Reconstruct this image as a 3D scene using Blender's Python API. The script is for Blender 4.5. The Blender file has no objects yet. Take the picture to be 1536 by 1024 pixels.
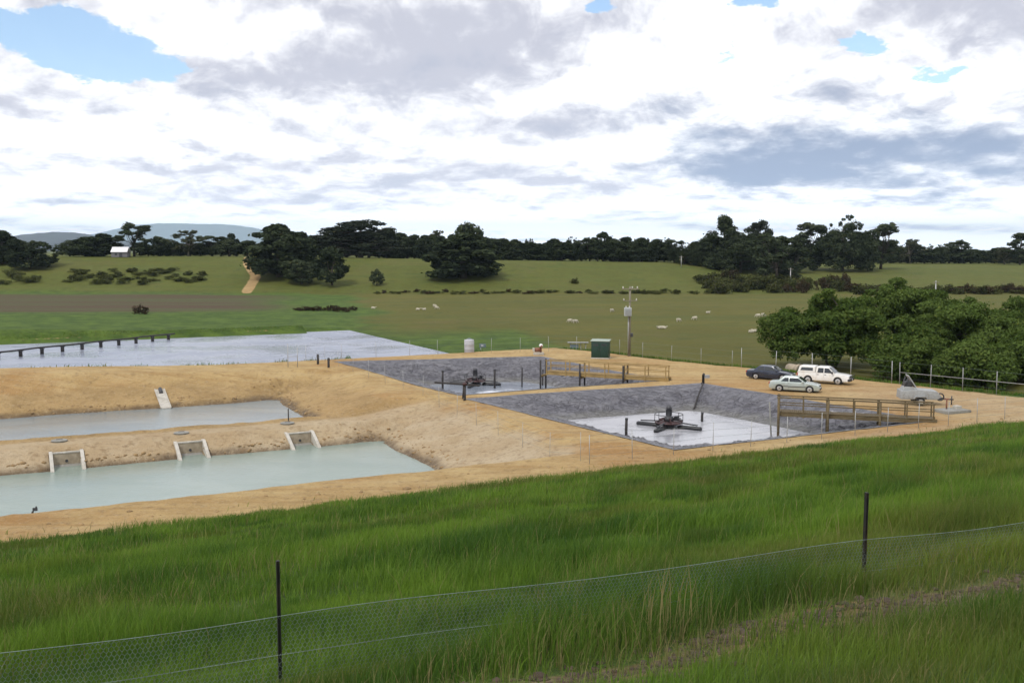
import bpy, bmesh, math, random
import numpy as np
from mathutils import Vector, Matrix

random.seed(7)
rng = np.random.default_rng(7)
R = math.radians
scene = bpy.context.scene
COL = scene.collection

# ------------------------------------------------------------------ camera geometry and site axes
CAMZ = 13.0
FPX = 1500.0
PITCH = math.atan((512 - 375) / FPX)
CP, SP = math.cos(PITCH), math.sin(PITCH)

def ray(px, py):
    a, b = (px - 768) / FPX, (512 - py) / FPX
    return Vector((a, CP + b * SP, -SP + b * CP))

def at(px, py, z):
    """the point of the photo on the level z"""
    d = ray(px, py)
    t = (z - CAMZ) / d.z
    return Vector((d.x * t, d.y * t, z))

def at_dist(px, py, Y):
    """the point of the photo at the distance Y"""
    d = ray(px, py)
    t = Y / d.y
    return Vector((d.x * t, Y, CAMZ + d.z * t))

TH = R(27)
CU, SU = math.cos(TH), math.sin(TH)

def xy(p, q):
    return p * CU - q * SU, p * SU + q * CU

def pq(x, y):
    return x * CU + y * SU, -x * SU + y * CU

# ------------------------------------------------------------------ numpy noise
def _hash(ix, iy, seed):
    h = (ix.astype(np.int64) * 374761393 + iy.astype(np.int64) * 668265263 + seed * 1442695041) & 0x7fffffff
    h = ((h ^ (h >> 13)) * 1274126177) & 0x7fffffff
    h = h ^ (h >> 16)
    return (h & 0xffff) / 65535.0

def vnoise(x, y, seed=0):
    x = np.asarray(x, float); y = np.asarray(y, float)
    ix, iy = np.floor(x), np.floor(y)
    fx, fy = x - ix, y - iy
    fx = fx * fx * (3 - 2 * fx); fy = fy * fy * (3 - 2 * fy)
    a = _hash(ix, iy, seed); b = _hash(ix + 1, iy, seed)
    c = _hash(ix, iy + 1, seed); d = _hash(ix + 1, iy + 1, seed)
    return (a * (1 - fx) + b * fx) * (1 - fy) + (c * (1 - fx) + d * fx) * fy

def fbm(x, y, seed=0, octv=4):
    s, a, t = 0, 0.5, 0
    for i in range(octv):
        s = s + a * vnoise(x * 2 ** i, y * 2 ** i, seed + i * 17); t += a; a *= 0.5
    return s / t

def ss(a, b, x):
    t = np.clip((x - a) / (b - a), 0, 1)
    return t * t * (3 - 2 * t)

# ------------------------------------------------------------------ the levels of the site
W3, W4, WL, WB = -2.3, -1.7, -0.5, -1.6          # water levels: front pond, back pond, lagoon, lined basins

def quad_from(pts):
    return [pq(v.x, v.y) for v in pts]

SPILL = [pq(*at(px_, py_, W3).xy)[0] for px_, py_ in ((102, 703), (291, 687), (457, 671))]
B1 = quad_from([at(703, 598, 0), at(1012, 674, 0), at(1392, 631, 0), at(1052, 575, 0)])     # near lined basin
B2 = quad_from([at(505, 545.5, 0.3), at(690, 592, 0), at(1003, 570, 0), at(812, 535.5, 0.4)])   # rear lined basin

def quad_inside(Q, p, q):
    """distance inside the quad's edges (positive inside); the corners go counter clockwise seen from above"""
    d = None
    area = sum(Q[i][0] * Q[(i + 1) % 4][1] - Q[(i + 1) % 4][0] * Q[i][1] for i in range(4))
    s = 1 if area > 0 else -1
    for i in range(4):
        (ax, ay), (bx, by) = Q[i], Q[(i + 1) % 4]
        L = math.hypot(bx - ax, by - ay)
        e = s * ((bx - ax) * (q - ay) - (by - ay) * (p - ax)) / L
        d = e if d is None else -np.log(np.exp(-np.clip(d, -60, 60) * 1.6) + np.exp(-np.clip(e, -60, 60) * 1.6)) / 1.6
    return d

def plat_edge(q):
    return np.interp(q, [-50, 40, 57.8, 87, 98, 107, 115], [88, 84.5, 80.2, 73.2, 67.5, 64.5, 62])

def plat_top(p, q):
    return 0.5 * ss(86, 108, q) + 0.8 * ss(26, -4, p) * ss(90, 107, q)

def far_terrain(X, Y):
    a = X / np.maximum(Y, 30)
    top = np.interp(a, [-.6, -.25, -.05, .05, .18, .28, .6], [10.6, 10.4, 9.0, 8.6, 7.8, 5.9, 5.9])
    wid = np.interp(a, [-.6, -.2, 0, .15, .27, .6], [84, 80, 70, 85, 190, 200])
    yb = 322 + 10 * (fbm(X / 60, Y * 0 + 3.1, 5, 3) - .5)
    t = np.clip((Y - yb) / wid, 0, 1)
    prof = 0.55 * np.sin(t * np.pi / 2) + 0.45 * t * t * (3 - 2 * t)
    z = -1 + (top + 1) * prof
    z = z + (fbm(X / 45, Y / 45, 21, 3) - .5) * 0.9 * ss(140, 340, Y) * (1 - 0.5 * ss(330, 400, Y))
    z = z + (6 - z) * ss(650, 1400, Y)
    return z

def slope_profile(q):
    return np.interp(q, [-40, -1.5, 0.5, 3, 5.9, 6.5, 7.4, 8.2, 10, 20, 46.5, 48.8, 60],
                     [11.35, 11.35, 11.2, 10.55, 9.80, 9.62, 9.45, 9.22, 8.72, 6.45, 0.55, 0.05, 0.0])

def track_q(p):
    return 6.95 - .10 * np.maximum(0, p - 6)

def height(p, q, detail=True):
    p = np.asarray(p, float); q = np.asarray(q, float)
    X, Y = xy(p, q)
    n1 = fbm(p / 6, q / 6, 3, 3) - .5
    n2 = fbm(p / 1.7, q / 1.7, 8, 3) - .5
    wob = (fbm(p / 4.5, q / 4.5, 31, 3) - .5) * 2.0
    z = plat_top(p, q) + n1 * 0.10
    # open fields beyond the platform
    dout = np.maximum(p - plat_edge(q) + wob * .5, np.where(p > 44, q - 111.3, -50))
    dlag = np.where(q > 108, np.maximum(q - 161, p - 50.5), -50)
    fz = far_terrain(X, Y)
    z = np.where(dout > 0, z + (fz - z) * ss(0, 5, dout), z)
    z = np.where(q > 170, fz + 0.9 * ss(176, 168, q) * ss(60, 45, p), z)
    # the front pond
    k = np.maximum.reduce([0.10 - (q - 53.2) * 0.34 + wob * .12,
                           W3 + (p - 26.6 + wob * .5) * 0.245,
                           W3 + (q - 75.7 + wob * .35) * 0.36,
                           W3 + (-62 - p) * 0.3,
                           np.full_like(p, W3 - 1.2)])
    k = k + 0.28 * ss(W3 - .02, W3 + .16, k) + n2 * 0.16 * ss(W3 - .3, W3 + .3, k)
    # the back pond
    h4 = np.maximum.reduce([-1.2 - (q - 82.0) * 0.33 + wob * .12,
                            W4 + (p - 23.6 + wob * .6) * 0.205,
                            W4 + (q - 97.4 + wob * .6) * 0.305,
                            W4 + (-62 - p) * 0.3,
                            np.full_like(p, W4 - 1.2)])
    h4 = h4 + 0.25 * ss(W4 - .02, W4 + .16, h4) + n2 * 0.20 * ss(W4 - .3, W4 + .3, h4)
    for sp_ in SPILL:      # the spillways are cut into the foot of that bank
        inside = (np.abs(p - sp_) < .86) & (q > 74.5) & (q < 77.25)
        k = np.where(inside, np.minimum(k, W3 - .35), k)
    # slumped corners
    for (pc, qc, rp, rq) in ((24.6, 100.2, 3.2, 3.0), (27.6, 77.0, 3.0, 2.2)):
        mk = np.exp(-((p - pc) / rp) ** 2 - ((q - qc) / rq) ** 2)
        rg = 1 - np.abs(2 * fbm(p / 2.0, q / 1.4, 71, 3) - 1)
        k = k - mk * np.clip(rg - .72, 0, 1) * 2.2; h4 = h4 - mk * np.clip(rg - .72, 0, 1) * 2.2
    # the low bank that parts them
    cap = -1.2 + np.maximum(0, p - 26.5) * 0.14 + np.maximum(0, np.abs(q - 80.5) - 1.5) * 0.45 + n1 * .08
    inw = p < 46
    pit = np.minimum(np.minimum(np.where(q < 83, k, 9), np.where(q > 78, h4, 9)), np.where((p < 40), cap, 9))
    z = np.where(inw & (q > 50) & (q < 111), np.minimum(z, pit), z)
    # the lagoon behind
    hl = np.maximum.reduce([plat_top(p, q * 0 + 108) - (q - 111.4 + wob * .25) * 0.6,
                            WL + (p - 48.0 + wob * .5) * 0.28,
                            WL + (q - 160.0 + wob * .3) * 0.35,
                            WL + (-110 - p) * 0.3,
                            np.full_like(p, WL - 1.2)])
    z = np.where((q > 109) & (q < 172) & (p < 56), np.minimum(z, hl), z)
    # the two lined basins (the liner sheet itself lies above this cut)
    for Q in (B1, B2):
        d = quad_inside(Q, p, q)
        z = np.where(d > 0, z - np.minimum(d / 3.0 + 0.3 * ss(0, .5, d), 2.6), z)
    # the grassed bank the camera stands on
    sl = slope_profile(q) + (n1 * .35 + n2 * .10) * ss(49, 45, q)
    z = np.where(q < 49.5, np.where(q < 48.8, np.maximum(sl, z - 1), z), z)
    if detail:
        z = z + (fbm(p / .9, q / .9, 77, 2) - .5) * 0.05
    return z

def hz(x, y):
    p, q = pq(x, y)
    return float(height(np.array([p]), np.array([q]))[0])

# ------------------------------------------------------------------ object helpers
def tag(o, label=None, cat=None, group=None, kind=None):
    if label: o['label'] = label
    if cat: o['category'] = cat
    if group: o['group'] = group
    if kind: o['kind'] = kind
    return o

def thing(name, label, cat, loc=(0, 0, 0), rz=0.0, group=None):
    o = bpy.data.objects.new(name, None)
    o.empty_display_size = 0.2
    COL.objects.link(o)
    o.location = loc
    o.rotation_euler = (0, 0, rz)
    return tag(o, label, cat, group)

def link(name, me, mat=None, parent=None):
    o = bpy.data.objects.new(name, me)
    COL.objects.link(o)
    if mat is not None and not me.materials:
        me.materials.append(mat)
    if parent is not None:
        o.parent = parent
    return o

def mesh_np(name, verts, faces, smooth=False, attrs=None):
    """fast mesh of equal faces; attrs: name -> (N,4) point colours"""
    me = bpy.data.meshes.new(name)
    verts = np.ascontiguousarray(verts, dtype=np.float32)
    faces = np.ascontiguousarray(faces, dtype=np.int32)
    nf, k = faces.shape
    me.vertices.add(len(verts)); me.vertices.foreach_set('co', verts.ravel())
    me.loops.add(nf * k); me.loops.foreach_set('vertex_index', faces.ravel())
    me.polygons.add(nf)
    me.polygons.foreach_set('loop_start', np.arange(0, nf * k, k, dtype=np.int32))
    if smooth:
        me.polygons.foreach_set('use_smooth', np.ones(nf, dtype=bool))
    me.update(calc_edges=True)
    for an, arr in (attrs or {}).items():
        at_ = me.attributes.new(an, 'FLOAT_COLOR', 'POINT')
        at_.data.foreach_set('color', np.ascontiguousarray(arr, dtype=np.float32).ravel())
    return me

class MB:
    """collects simple shapes, links them as one mesh"""
    def __init__(s): s.v, s.f, s.sm = [], [], []
    def add(s, vs, fs, smooth=False):
        b = len(s.v); s.v += [tuple(v) for v in vs]
        for f in fs: s.f.append(tuple(b + i for i in f)); s.sm.append(smooth)
        return s
    def box(s, c, size, rz=0.0, m=None):
        hx, hy, hz_ = size[0] / 2, size[1] / 2, size[2] / 2
        M = m if m is not None else Matrix.Rotation(rz, 3, 'Z')
        vs = [Vector(c) + M @ Vector((x * hx, y * hy, z * hz_)) for z in (-1, 1) for x, y in ((-1, -1), (1, -1), (1, 1), (-1, 1))]
        return s.add(vs, [(3, 2, 1, 0), (4, 5, 6, 7), (0, 1, 5, 4), (1, 2, 6, 5), (2, 3, 7, 6), (3, 0, 4, 7)])
    def bar(s, a, b, w, h):
        """a beam of rectangular section from a to b"""
        a, b = Vector(a), Vector(b); d = b - a; L = d.length
        x = d / L; up = Vector((0, 0, 1)) if abs(x.z) < .95 else Vector((0, 1, 0))
        y = up.cross(x).normalized(); z = x.cross(y)
        M = Matrix((x, y, z)).transposed()
        return s.box((a + b) / 2, (L, w, h), m=M)
    def tube(s, pts, r, n=8, cap=True):
        pts = [Vector(p) for p in pts]
        rs = r if isinstance(r, (list, tuple)) else [r] * len(pts)
        vs, fs = [], []
        for i, p in enumerate(pts):
            d = (pts[min(i + 1, len(pts) - 1)] - pts[max(i - 1, 0)]).normalized()
            up = Vector((0, 0, 1)) if abs(d.z) < .9 else Vector((1, 0, 0))
            x = up.cross(d).normalized(); y = d.cross(x)
            for k in range(n):
                a = 2 * math.pi * k / n
                vs.append(p + (x * math.cos(a) + y * math.sin(a)) * rs[i])
        for i in range(len(pts) - 1):
            for k in range(n):
                fs.append((i * n + k, i * n + (k + 1) % n, (i + 1) * n + (k + 1) % n, (i + 1) * n + k))
        s.add(vs, fs, True)
        if cap:
            b = len(s.v) - len(vs)
            s.f.append(tuple(b + k for k in reversed(range(n)))); s.sm.append(False)
            s.f.append(tuple(b + (len(pts) - 1) * n + k for k in range(n))); s.sm.append(False)
        return s
    def lathe(s, c, prof, n=20):
        """profile of (radius, height) turned about a vertical axis at c"""
        c = Vector(c); vs, fs = [], []
        for r, h in prof:
            for k in range(n):
                a = 2 * math.pi * k / n
                vs.append(c + Vector((r * math.cos(a), r * math.sin(a), h)))
        m = len(prof)
        for i in range(m - 1):
            for k in range(n):
                fs.append((i * n + k, i * n + (k + 1) % n, (i + 1) * n + (k + 1) % n, (i + 1) * n + k))
        s.add(vs, fs, True)
        b = len(s.v) - len(vs)
        s.f.append(tuple(b + k for k in reversed(range(n)))); s.sm.append(False)
        s.f.append(tuple(b + (m - 1) * n + k for k in range(n))); s.sm.append(False)
        return s
    def prism(s, poly, y0, y1):
        """polygon of (x, z) pulled from y0 to y1"""
        n = len(poly)
        f0 = y0 if callable(y0) else (lambda x, z: y0)
        f1 = y1 if callable(y1) else (lambda x, z: y1)
        vs = [(x, f0(x, z), z) for x, z in poly] + [(x, f1(x, z), z) for x, z in poly]
        fs = [tuple(range(n)), tuple(range(2 * n - 1, n - 1, -1))]
        fs += [(i, n + i, n + (i + 1) % n, (i + 1) % n) for i in range(n)]
        return s.add(vs, fs)
    def slab(s, quad, t):
        """a flat panel of four corners with thickness t outwards along its normal"""
        a, b, c, d = [Vector(v) for v in quad]
        n = (b - a).cross(d - a).normalized() * t
        vs = [a, b, c, d, a + n, b + n, c + n, d + n]
        return s.add(vs, [(3, 2, 1, 0), (4, 5, 6, 7), (0, 1, 5, 4), (1, 2, 6, 5), (2, 3, 7, 6), (3, 0, 4, 7)])
    def mesh(s, name, bevel=0.0, seg=2, fix=True):
        me = bpy.data.meshes.new(name)
        me.from_pydata(s.v, [], s.f)
        me.polygons.foreach_set('use_smooth', s.sm)
        bm = bmesh.new(); bm.from_mesh(me)
        if fix: bmesh.ops.recalc_face_normals(bm, faces=bm.faces)
        if bevel:
            es = [e for e in bm.edges if len(e.link_faces) == 2 and e.calc_face_angle(0) > R(35)]
            bmesh.ops.bevel(bm, geom=es, offset=bevel, segments=seg, profile=0.6, affect='EDGES', clamp_overlap=True)
            for f in bm.faces: f.smooth = True
        bm.to_mesh(me); bm.free()
        if bevel: me.set_sharp_from_angle(angle=R(40))
        me.update()
        return me
    def build(s, name, mat, parent=None, bevel=0.0, seg=2):
        return link(name, s.mesh(name, bevel, seg), mat, parent)

def copy_tree(o, parent=None):
    c = o.copy(); COL.objects.link(c)
    if parent is not None: c.parent = parent
    for ch in [x for x in o.children]:
        copy_tree(ch, c)
    return c

# ------------------------------------------------------------------ material helpers
class NT:
    def __init__(s, tree): s.t = tree; s.n = tree.nodes; s.l = tree.links
    def node(s, typ, **kw):
        n = s.n.new(typ)
        for k, v in kw.items(): setattr(n, k, v)
        return n
    def put(s, sock, v):
        if v is None: return
        if hasattr(v, 'is_output') or isinstance(v, bpy.types.NodeSocket): s.l.new(v, sock)
        else: sock.default_value = v
    def math(s, op, a, b=None, c=None, clamp=False):
        n = s.node('ShaderNodeMath', operation=op, use_clamp=clamp)
        for i, v in enumerate((a, b, c)):
            if v is not None: s.put(n.inputs[i], v)
        return n.outputs[0]
    def mix(s, f, a, b, mode='MIX'):
        n = s.node('ShaderNodeMix', data_type='RGBA', blend_type=mode)
        s.put(n.inputs[0], f); s.put(n.inputs[6], a); s.put(n.inputs[7], b)
        return n.outputs[2]
    def noise(s, vec, scale, detail=4, rough=.55, dist=0.0, dims='3D'):
        n = s.node('ShaderNodeTexNoise', noise_dimensions=dims)
        if vec is not None: s.l.new(vec, n.inputs['Vector'])
        n.inputs['Scale'].default_value = scale; n.inputs['Detail'].default_value = detail
        n.inputs['Roughness'].default_value = rough; n.inputs['Distortion'].default_value = dist
        return n.outputs['Fac']
    def step(s, v, a, b, to0=0.0, to1=1.0):
        n = s.node('ShaderNodeMapRange', interpolation_type='SMOOTHSTEP')
        s.put(n.inputs[0], v); n.inputs[1].default_value = a; n.inputs[2].default_value = b
        n.inputs[3].default_value = to0; n.inputs[4].default_value = to1
        return n.outputs[0]
    def mapping(s, vec, rot=(0, 0, 0), scale=(1, 1, 1), loc=(0, 0, 0)):
        n = s.node('ShaderNodeMapping')
        s.l.new(vec, n.inputs[0]); n.inputs[1].default_value = loc; n.inputs[2].default_value = rot; n.inputs[3].default_value = scale
        return n.outputs[0]
    def attr(s, name):
        n = s.node('ShaderNodeAttribute', attribute_name=name)
        return n
    def sep(s, col):
        n = s.node('ShaderNodeSeparateColor'); s.put(n.inputs[0], col)
        return n.outputs
    def bump(s, h, dist, strength=1.0, normal=None):
        n = s.node('ShaderNodeBump'); s.put(n.inputs['Height'], h)
        n.inputs['Distance'].default_value = dist; n.inputs['Strength'].default_value = strength
        if normal is not None: s.l.new(normal, n.inputs['Normal'])
        return n.outputs[0]

def new_mat(name):
    m = bpy.data.materials.new(name); m.use_nodes = True
    t = NT(m.node_tree); t.n.clear()
    out = t.node('ShaderNodeOutputMaterial')
    return m, t, out

def rgb(r, g, b): return (r, g, b, 1.0)

def paint(name, col, rough=.5, metal=0.0, var=.12, scale=6.0, bump=0.0, spec=.5, dirt=None, coat=0.0):
    """a painted / plain surface with a little uneven tone and wear"""
    m, t, out = new_mat(name)
    tc = t.node('ShaderNodeTexCoord').outputs['Object']
    n = t.noise(tc, scale, 5, .6)
    k = t.step(n, .25, .75)
    c = t.mix(k, rgb(*[x * (1 - var) for x in col]), rgb(*[min(1, x * (1 + var)) for x in col]))
    if dirt:
        d = t.step(t.noise(tc, scale * .4, 6, .65), .48, .7)
        c = t.mix(t.math('MULTIPLY', d, .55), c, rgb(*dirt))
    b = t.node('ShaderNodeBsdfPrincipled')
    t.put(b.inputs['Base Color'], c)
    t.put(b.inputs['Roughness'], t.step(n, .2, .8, rough * .85, min(1, rough * 1.15)))
    b.inputs['Metallic'].default_value = metal
    b.inputs['Specular IOR Level'].default_value = spec
    if coat: b.inputs['Coat Weight'].default_value = coat; b.inputs['Coat Roughness'].default_value = .08
    if bump: t.l.new(t.bump(t.noise(tc, scale * 6, 4), bump), b.inputs['Normal'])
    t.l.new(b.outputs[0], out.inputs[0])
    return m

def timber(name, c0, c1, rough=.8):
    m, t, out = new_mat(name)
    tc = t.node('ShaderNodeTexCoord').outputs['Object']
    v = t.mapping(tc, scale=(1.2, 9, 9))
    n = t.noise(v, 2.2, 6, .65, .6)
    n2 = t.noise(tc, .7, 3)
    c = t.mix(t.step(n, .3, .7), rgb(*c0), rgb(*c1))
    c = t.mix(t.math('MULTIPLY', t.step(n2, .45, .7), .5), c, rgb(*[x * .55 for x in c0]))
    b = t.node('ShaderNodeBsdfPrincipled'); t.put(b.inputs['Base Color'], c)
    b.inputs['Roughness'].default_value = rough
    t.l.new(t.bump(n, .01), b.inputs['Normal'])
    t.l.new(b.outputs[0], out.inputs[0])
    return m

def foliage(name, dark, light, trans=.25, rough=.7):
    """leaf colour varies leaf by leaf and tree by tree"""
    m, t, out = new_mat(name)
    a = t.attr('var'); s = t.sep(a.outputs['Color'])
    oi = t.node('ShaderNodeObjectInfo')
    k = t.math('ADD', t.math('MULTIPLY', s[0], .75), t.math('MULTIPLY', oi.outputs['Random'], .35), clamp=True)
    c = t.mix(k, rgb(*dark), rgb(*light))
    c = t.mix(t.math('MULTIPLY', s[1], .6), c, rgb(light[0] * 1.5, light[1] * 1.15, light[2] * .9))
    d = t.node('ShaderNodeBsdfDiffuse'); t.put(d.inputs[0], c)
    tr = t.node('ShaderNodeBsdfTranslucent'); t.put(tr.inputs[0], t.mix(.4, c, rgb(light[0] * 1.2, light[1] * 1.3, light[2] * .6)))
    mx = t.node('ShaderNodeMixShader'); mx.inputs[0].default_value = trans
    t.l.new(d.outputs[0], mx.inputs[1]); t.l.new(tr.outputs[0], mx.inputs[2])
    t.l.new(mx.outputs[0], out.inputs[0])
    return m
# ------------------------------------------------------------------ materials
def ground_material():
    m, t, out = new_mat('ground_mix')
    tc = t.node('ShaderNodeTexCoord').outputs['Object']
    s1 = t.sep(t.attr('zone').outputs['Color']); s2 = t.sep(t.attr('field').outputs['Color'])
    n_big = t.noise(tc, .045, 4, .6)
    n_mid = t.noise(tc, .28, 5, .6)
    n_sm = t.noise(tc, 1.5, 6, .65)
    n_fine = t.noise(tc, 9.0, 4, .7)
    along = t.mapping(tc, rot=(0, 0, -TH), scale=(.035, .9, 1))
    n_str = t.noise(along, 1.0, 4, .55, .5)
    # earth
    e = t.mix(t.step(n_mid, .34, .66), rgb(.43, .288, .120), rgb(.53, .380, .172))
    e = t.mix(t.math('MULTIPLY', t.step(n_big, .46, .62), .75), e, rgb(.37, .19, .060))
    e = t.mix(t.math('MULTIPLY', t.step(n_str, .45, .68), .5), e, rgb(.49, .36, .19))
    e = t.mix(t.math('MULTIPLY', t.step(n_str, .50, .30), .45), e, rgb(.31, .175, .064))
    pale = t.mix(t.step(n_mid, .3, .7), rgb(.44, .328, .196), rgb(.52, .420, .284))
    e = t.mix(t.math('MULTIPLY', s1[1], t.step(n_sm, .1, .6, .75, 1.0)), e, pale)
    brown = t.mix(t.step(n_mid, .35, .65), rgb(.34, .228, .098), rgb(.43, .290, .130))
    e = t.mix(s2[2], e, brown)
    e = t.mix(t.math('MULTIPLY', s1[2], t.step(n_sm, .25, .6, .50, 1.0)), e, rgb(.115, .078, .045))
    e = t.mix(t.math('MULTIPLY', t.step(n_sm, .50, .70), .55), e, rgb(.22, .14, .065))
    e = t.mix(t.math('MULTIPLY', t.step(n_fine, .55, .75), .30), e, rgb(.50, .39, .25))
    fl = t.noise(tc, 3.4, 6, .72, .4)
    e = t.mix(t.math('MULTIPLY', t.step(fl, .53, .66), t.math('ADD', .15, t.math('MULTIPLY', t.math('ADD', s1[1], s2[2]), .25))), e, rgb(.17, .11, .055))
    e = t.mix(t.math('MULTIPLY', t.step(fl, .47, .34), .35), e, rgb(.52, .42, .28))
    # grass, paddocks, ploughed strip
    g = t.mix(t.step(n_mid, .35, .65), rgb(.050, .092, .012), rgb(.095, .150, .020))
    g = t.mix(t.math('MULTIPLY', t.step(n_sm, .50, .70), .5), g, rgb(.028, .045, .010))
    bands = t.noise(t.mapping(tc, scale=(.004, .05, 1)), 1.0, 5, .6, .4)
    o = t.mix(t.step(n_big, .35, .65), rgb(.105, .095, .015), rgb(.132, .116, .020))
    o = t.mix(t.math('MULTIPLY', t.step(bands, .48, .66), .6), o, rgb(.076, .094, .016))
    o = t.mix(t.math('MULTIPLY', t.step(n_mid, .45, .70), .6), o, rgb(.085, .086, .016))
    o = t.mix(t.math('MULTIPLY', t.step(t.noise(tc, .11, 6, .7), .50, .66), .5), o, rgb(.118, .120, .033))
    o = t.mix(t.math('MULTIPLY', t.step(n_sm, .52, .72), .45), o, rgb(.072, .072, .016))
    g = t.mix(t.math('MULTIPLY', t.step(t.noise(tc, .6, 6, .7), .46, .70), .55), g, rgb(.030, .055, .012))
    o = t.mix(t.math('MULTIPLY', t.step(t.noise(tc, .035, 6, .68, .8), .52, .66), .55), o, rgb(.135, .105, .034))
    o = t.mix(t.math('MULTIPLY', t.step(t.noise(tc, .09, 5, .7, .5), .54, .66), .6), o, rgb(.055, .070, .014))
    g = t.mix(s2[1], g, o)
    pl = t.mix(t.step(t.noise(t.mapping(tc, scale=(.006, .16, 1)), 1.0, 5, .6, .3), .40, .60), rgb(.088, .055, .032), rgb(.082, .088, .034))
    g = t.mix(s2[0], g, pl)
    # the ragged line where earth meets grass
    edge = t.math('ADD', s1[0], t.math('MULTIPLY', t.math('SUBTRACT', n_sm, .5), .85))
    c = t.mix(t.step(edge, .42, .60), g, e)
    b = t.node('ShaderNodeBsdfPrincipled'); t.put(b.inputs['Base Color'], c)
    t.put(b.inputs['Roughness'], t.math('SUBTRACT', .95, t.math('MULTIPLY', s1[2], .3)))
    b.inputs['Specular IOR Level'].default_value = .25
    h = t.math('ADD', t.math('MULTIPLY', n_sm, .7), t.math('MULTIPLY', n_fine, .3))
    t.l.new(t.bump(h, .42), b.inputs['Normal'])
    t.l.new(b.outputs[0], out.inputs[0])
    return m

def water_material(name, c0, c1, scale, bumpd, rough=.07, foam=None, stretch=(1, 1, 1), foamlim=(.45, .6)):
    m, t, out = new_mat(name)
    tc = t.node('ShaderNodeTexCoord').outputs['Object']
    v = t.mapping(tc, rot=(0, 0, .5), scale=stretch)
    n = t.noise(v, scale, 5, .6, .3)
    big = t.noise(t.mapping(tc, rot=(0, 0, -TH), scale=(.5, 1.6, 1)), .10, 6, .62, .8)
    c = t.mix(t.step(big, .35, .65), rgb(*c0), rgb(*c1))
    b = t.node('ShaderNodeBsdfPrincipled')
    r = t.step(t.noise(tc, .12, 3), .35, .65, rough * .4, rough * 2.4)
    if foam:
        fm = t.step(t.noise(t.mapping(tc, scale=(.35, .5, 1)), .45, 7, .68, .8), *foamlim)
        c = t.mix(fm, c, rgb(*foam)); r = t.math('ADD', r, t.math('MULTIPLY', fm, .35))
    t.put(b.inputs['Base Color'], c); t.put(b.inputs['Roughness'], r)
    b.inputs['IOR'].default_value = 1.33
    t.l.new(t.bump(n, bumpd), b.inputs['Normal'])
    t.l.new(b.outputs[0], out.inputs[0])
    return m

def liner_material():
    m, t, out = new_mat('liner_plastic')
    tc = t.node('ShaderNodeTexCoord').outputs['Object']
    n = t.noise(tc, .5, 5, .6, .8); n2 = t.noise(tc, 3.0, 5, .65, 1.2)
    c = t.mix(t.step(n, .3, .7), rgb(.100, .097, .114), rgb(.138, .135, .152))
    c = t.mix(t.math('MULTIPLY', t.step(n2, .5, .72), .4), c, rgb(.135, .13, .13))
    fold = t.noise(t.mapping(tc, rot=(0, 0, .9), scale=(.55, 1, 1)), .75, 3, .5, 1.4)
    fd = t.step(t.math('ABSOLUTE', t.math('SUBTRACT', fold, .5)), .0, .045, 1.0, 0.0)
    fold2 = t.noise(t.mapping(tc, rot=(0, 0, -.5), scale=(.5, 1.2, 1)), 1.3, 3, .5, 1.2)
    fd2 = t.step(t.math('ABSOLUTE', t.math('SUBTRACT', fold2, .5)), .0, .04, 1.0, 0.0)
    fd = t.math('MAXIMUM', fd, t.math('MULTIPLY', fd2, .7))
    c = t.mix(t.math('MULTIPLY', fd, .5), c, rgb(.045, .043, .052))      # shade of the folds painted in as dark lines
    s = t.sep(t.attr('zone').outputs['Color'])
    c = t.mix(t.math('MULTIPLY', s[0], .7), c, rgb(.15, .145, .125))      # dried scum above the water
    c = t.mix(t.math('MULTIPLY', s[1], .55), c, rgb(.19, .185, .195))      # bright streaks of the creases, light painted into the colour
    b = t.node('ShaderNodeBsdfPrincipled'); t.put(b.inputs['Base Color'], c)
    t.put(b.inputs['Roughness'], t.step(n2, .3, .7, .36, .52))
    t.l.new(t.bump(t.math('ADD', t.math('MULTIPLY', n2, .4), t.math('MULTIPLY', fd, 1.0)), .10), b.inputs['Normal'])
    t.l.new(b.outputs[0], out.inputs[0])
    return m

M = {}
M['ground'] = ground_material()
M['liner'] = liner_material()
M['pond_front'] = water_material('turbid_green_water', (.215, .272, .236), (.262, .315, .270), 2.2, .020, .10, stretch=(1, 1.6, 1))
M['pond_back'] = water_material('turbid_grey_water', (.19, .225, .235), (.24, .27, .265), 2.0, .020, .09, stretch=(1, 1.6, 1))
M['lagoon'] = water_material('rippled_lagoon_water', (.24, .265, .33), (.31, .335, .40), 1.1, .09, .18, stretch=(1, 1.4, 1))
M['foamy'] = water_material('foamy_water', (.27, .275, .30), (.36, .36, .385), 2.0, .010, .05, foam=(.47, .47, .495), foamlim=(.30, .66))
M['basin_water'] = water_material('grey_basin_water', (.22, .25, .30), (.30, .33, .37), 2.0, .02, .06, foam=(.70, .72, .76), foamlim=(.52, .66))
M['timber_dark'] = timber('weathered_timber', (.095, .068, .032), (.185, .135, .062))
M['timber_gold'] = timber('yellow_timber', (.27, .175, .060), (.40, .275, .11))
M['pole_timber'] = timber('grey_pole_timber', (.16, .14, .10), (.26, .23, .17))
M['post_dark'] = timber('dark_post_timber', (.025, .022, .022), (.055, .048, .045))
M['black_steel'] = paint('black_painted_steel', (.012, .011, .011), .55, var=.3, dirt=(.10, .06, .035))
M['aer_dark'] = paint('dark_float_plastic', (.016, .017, .020), .45, var=.3, dirt=(.08, .075, .07))
M['aer_maroon'] = paint('dark_maroon_paint', (.055, .022, .022), .5, var=.25, dirt=(.04, .035, .03))
M['galv'] = paint('galvanised_steel', (.38, .38, .37), .45, .35, var=.15, scale=14)
M['wire'] = paint('dull_galvanised_wire', (.17, .215, .195), .6, .2, var=.2)
M['rail_pale'] = paint('pale_galvanised_pipe', (.29, .29, .28), .5, .2)
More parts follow.
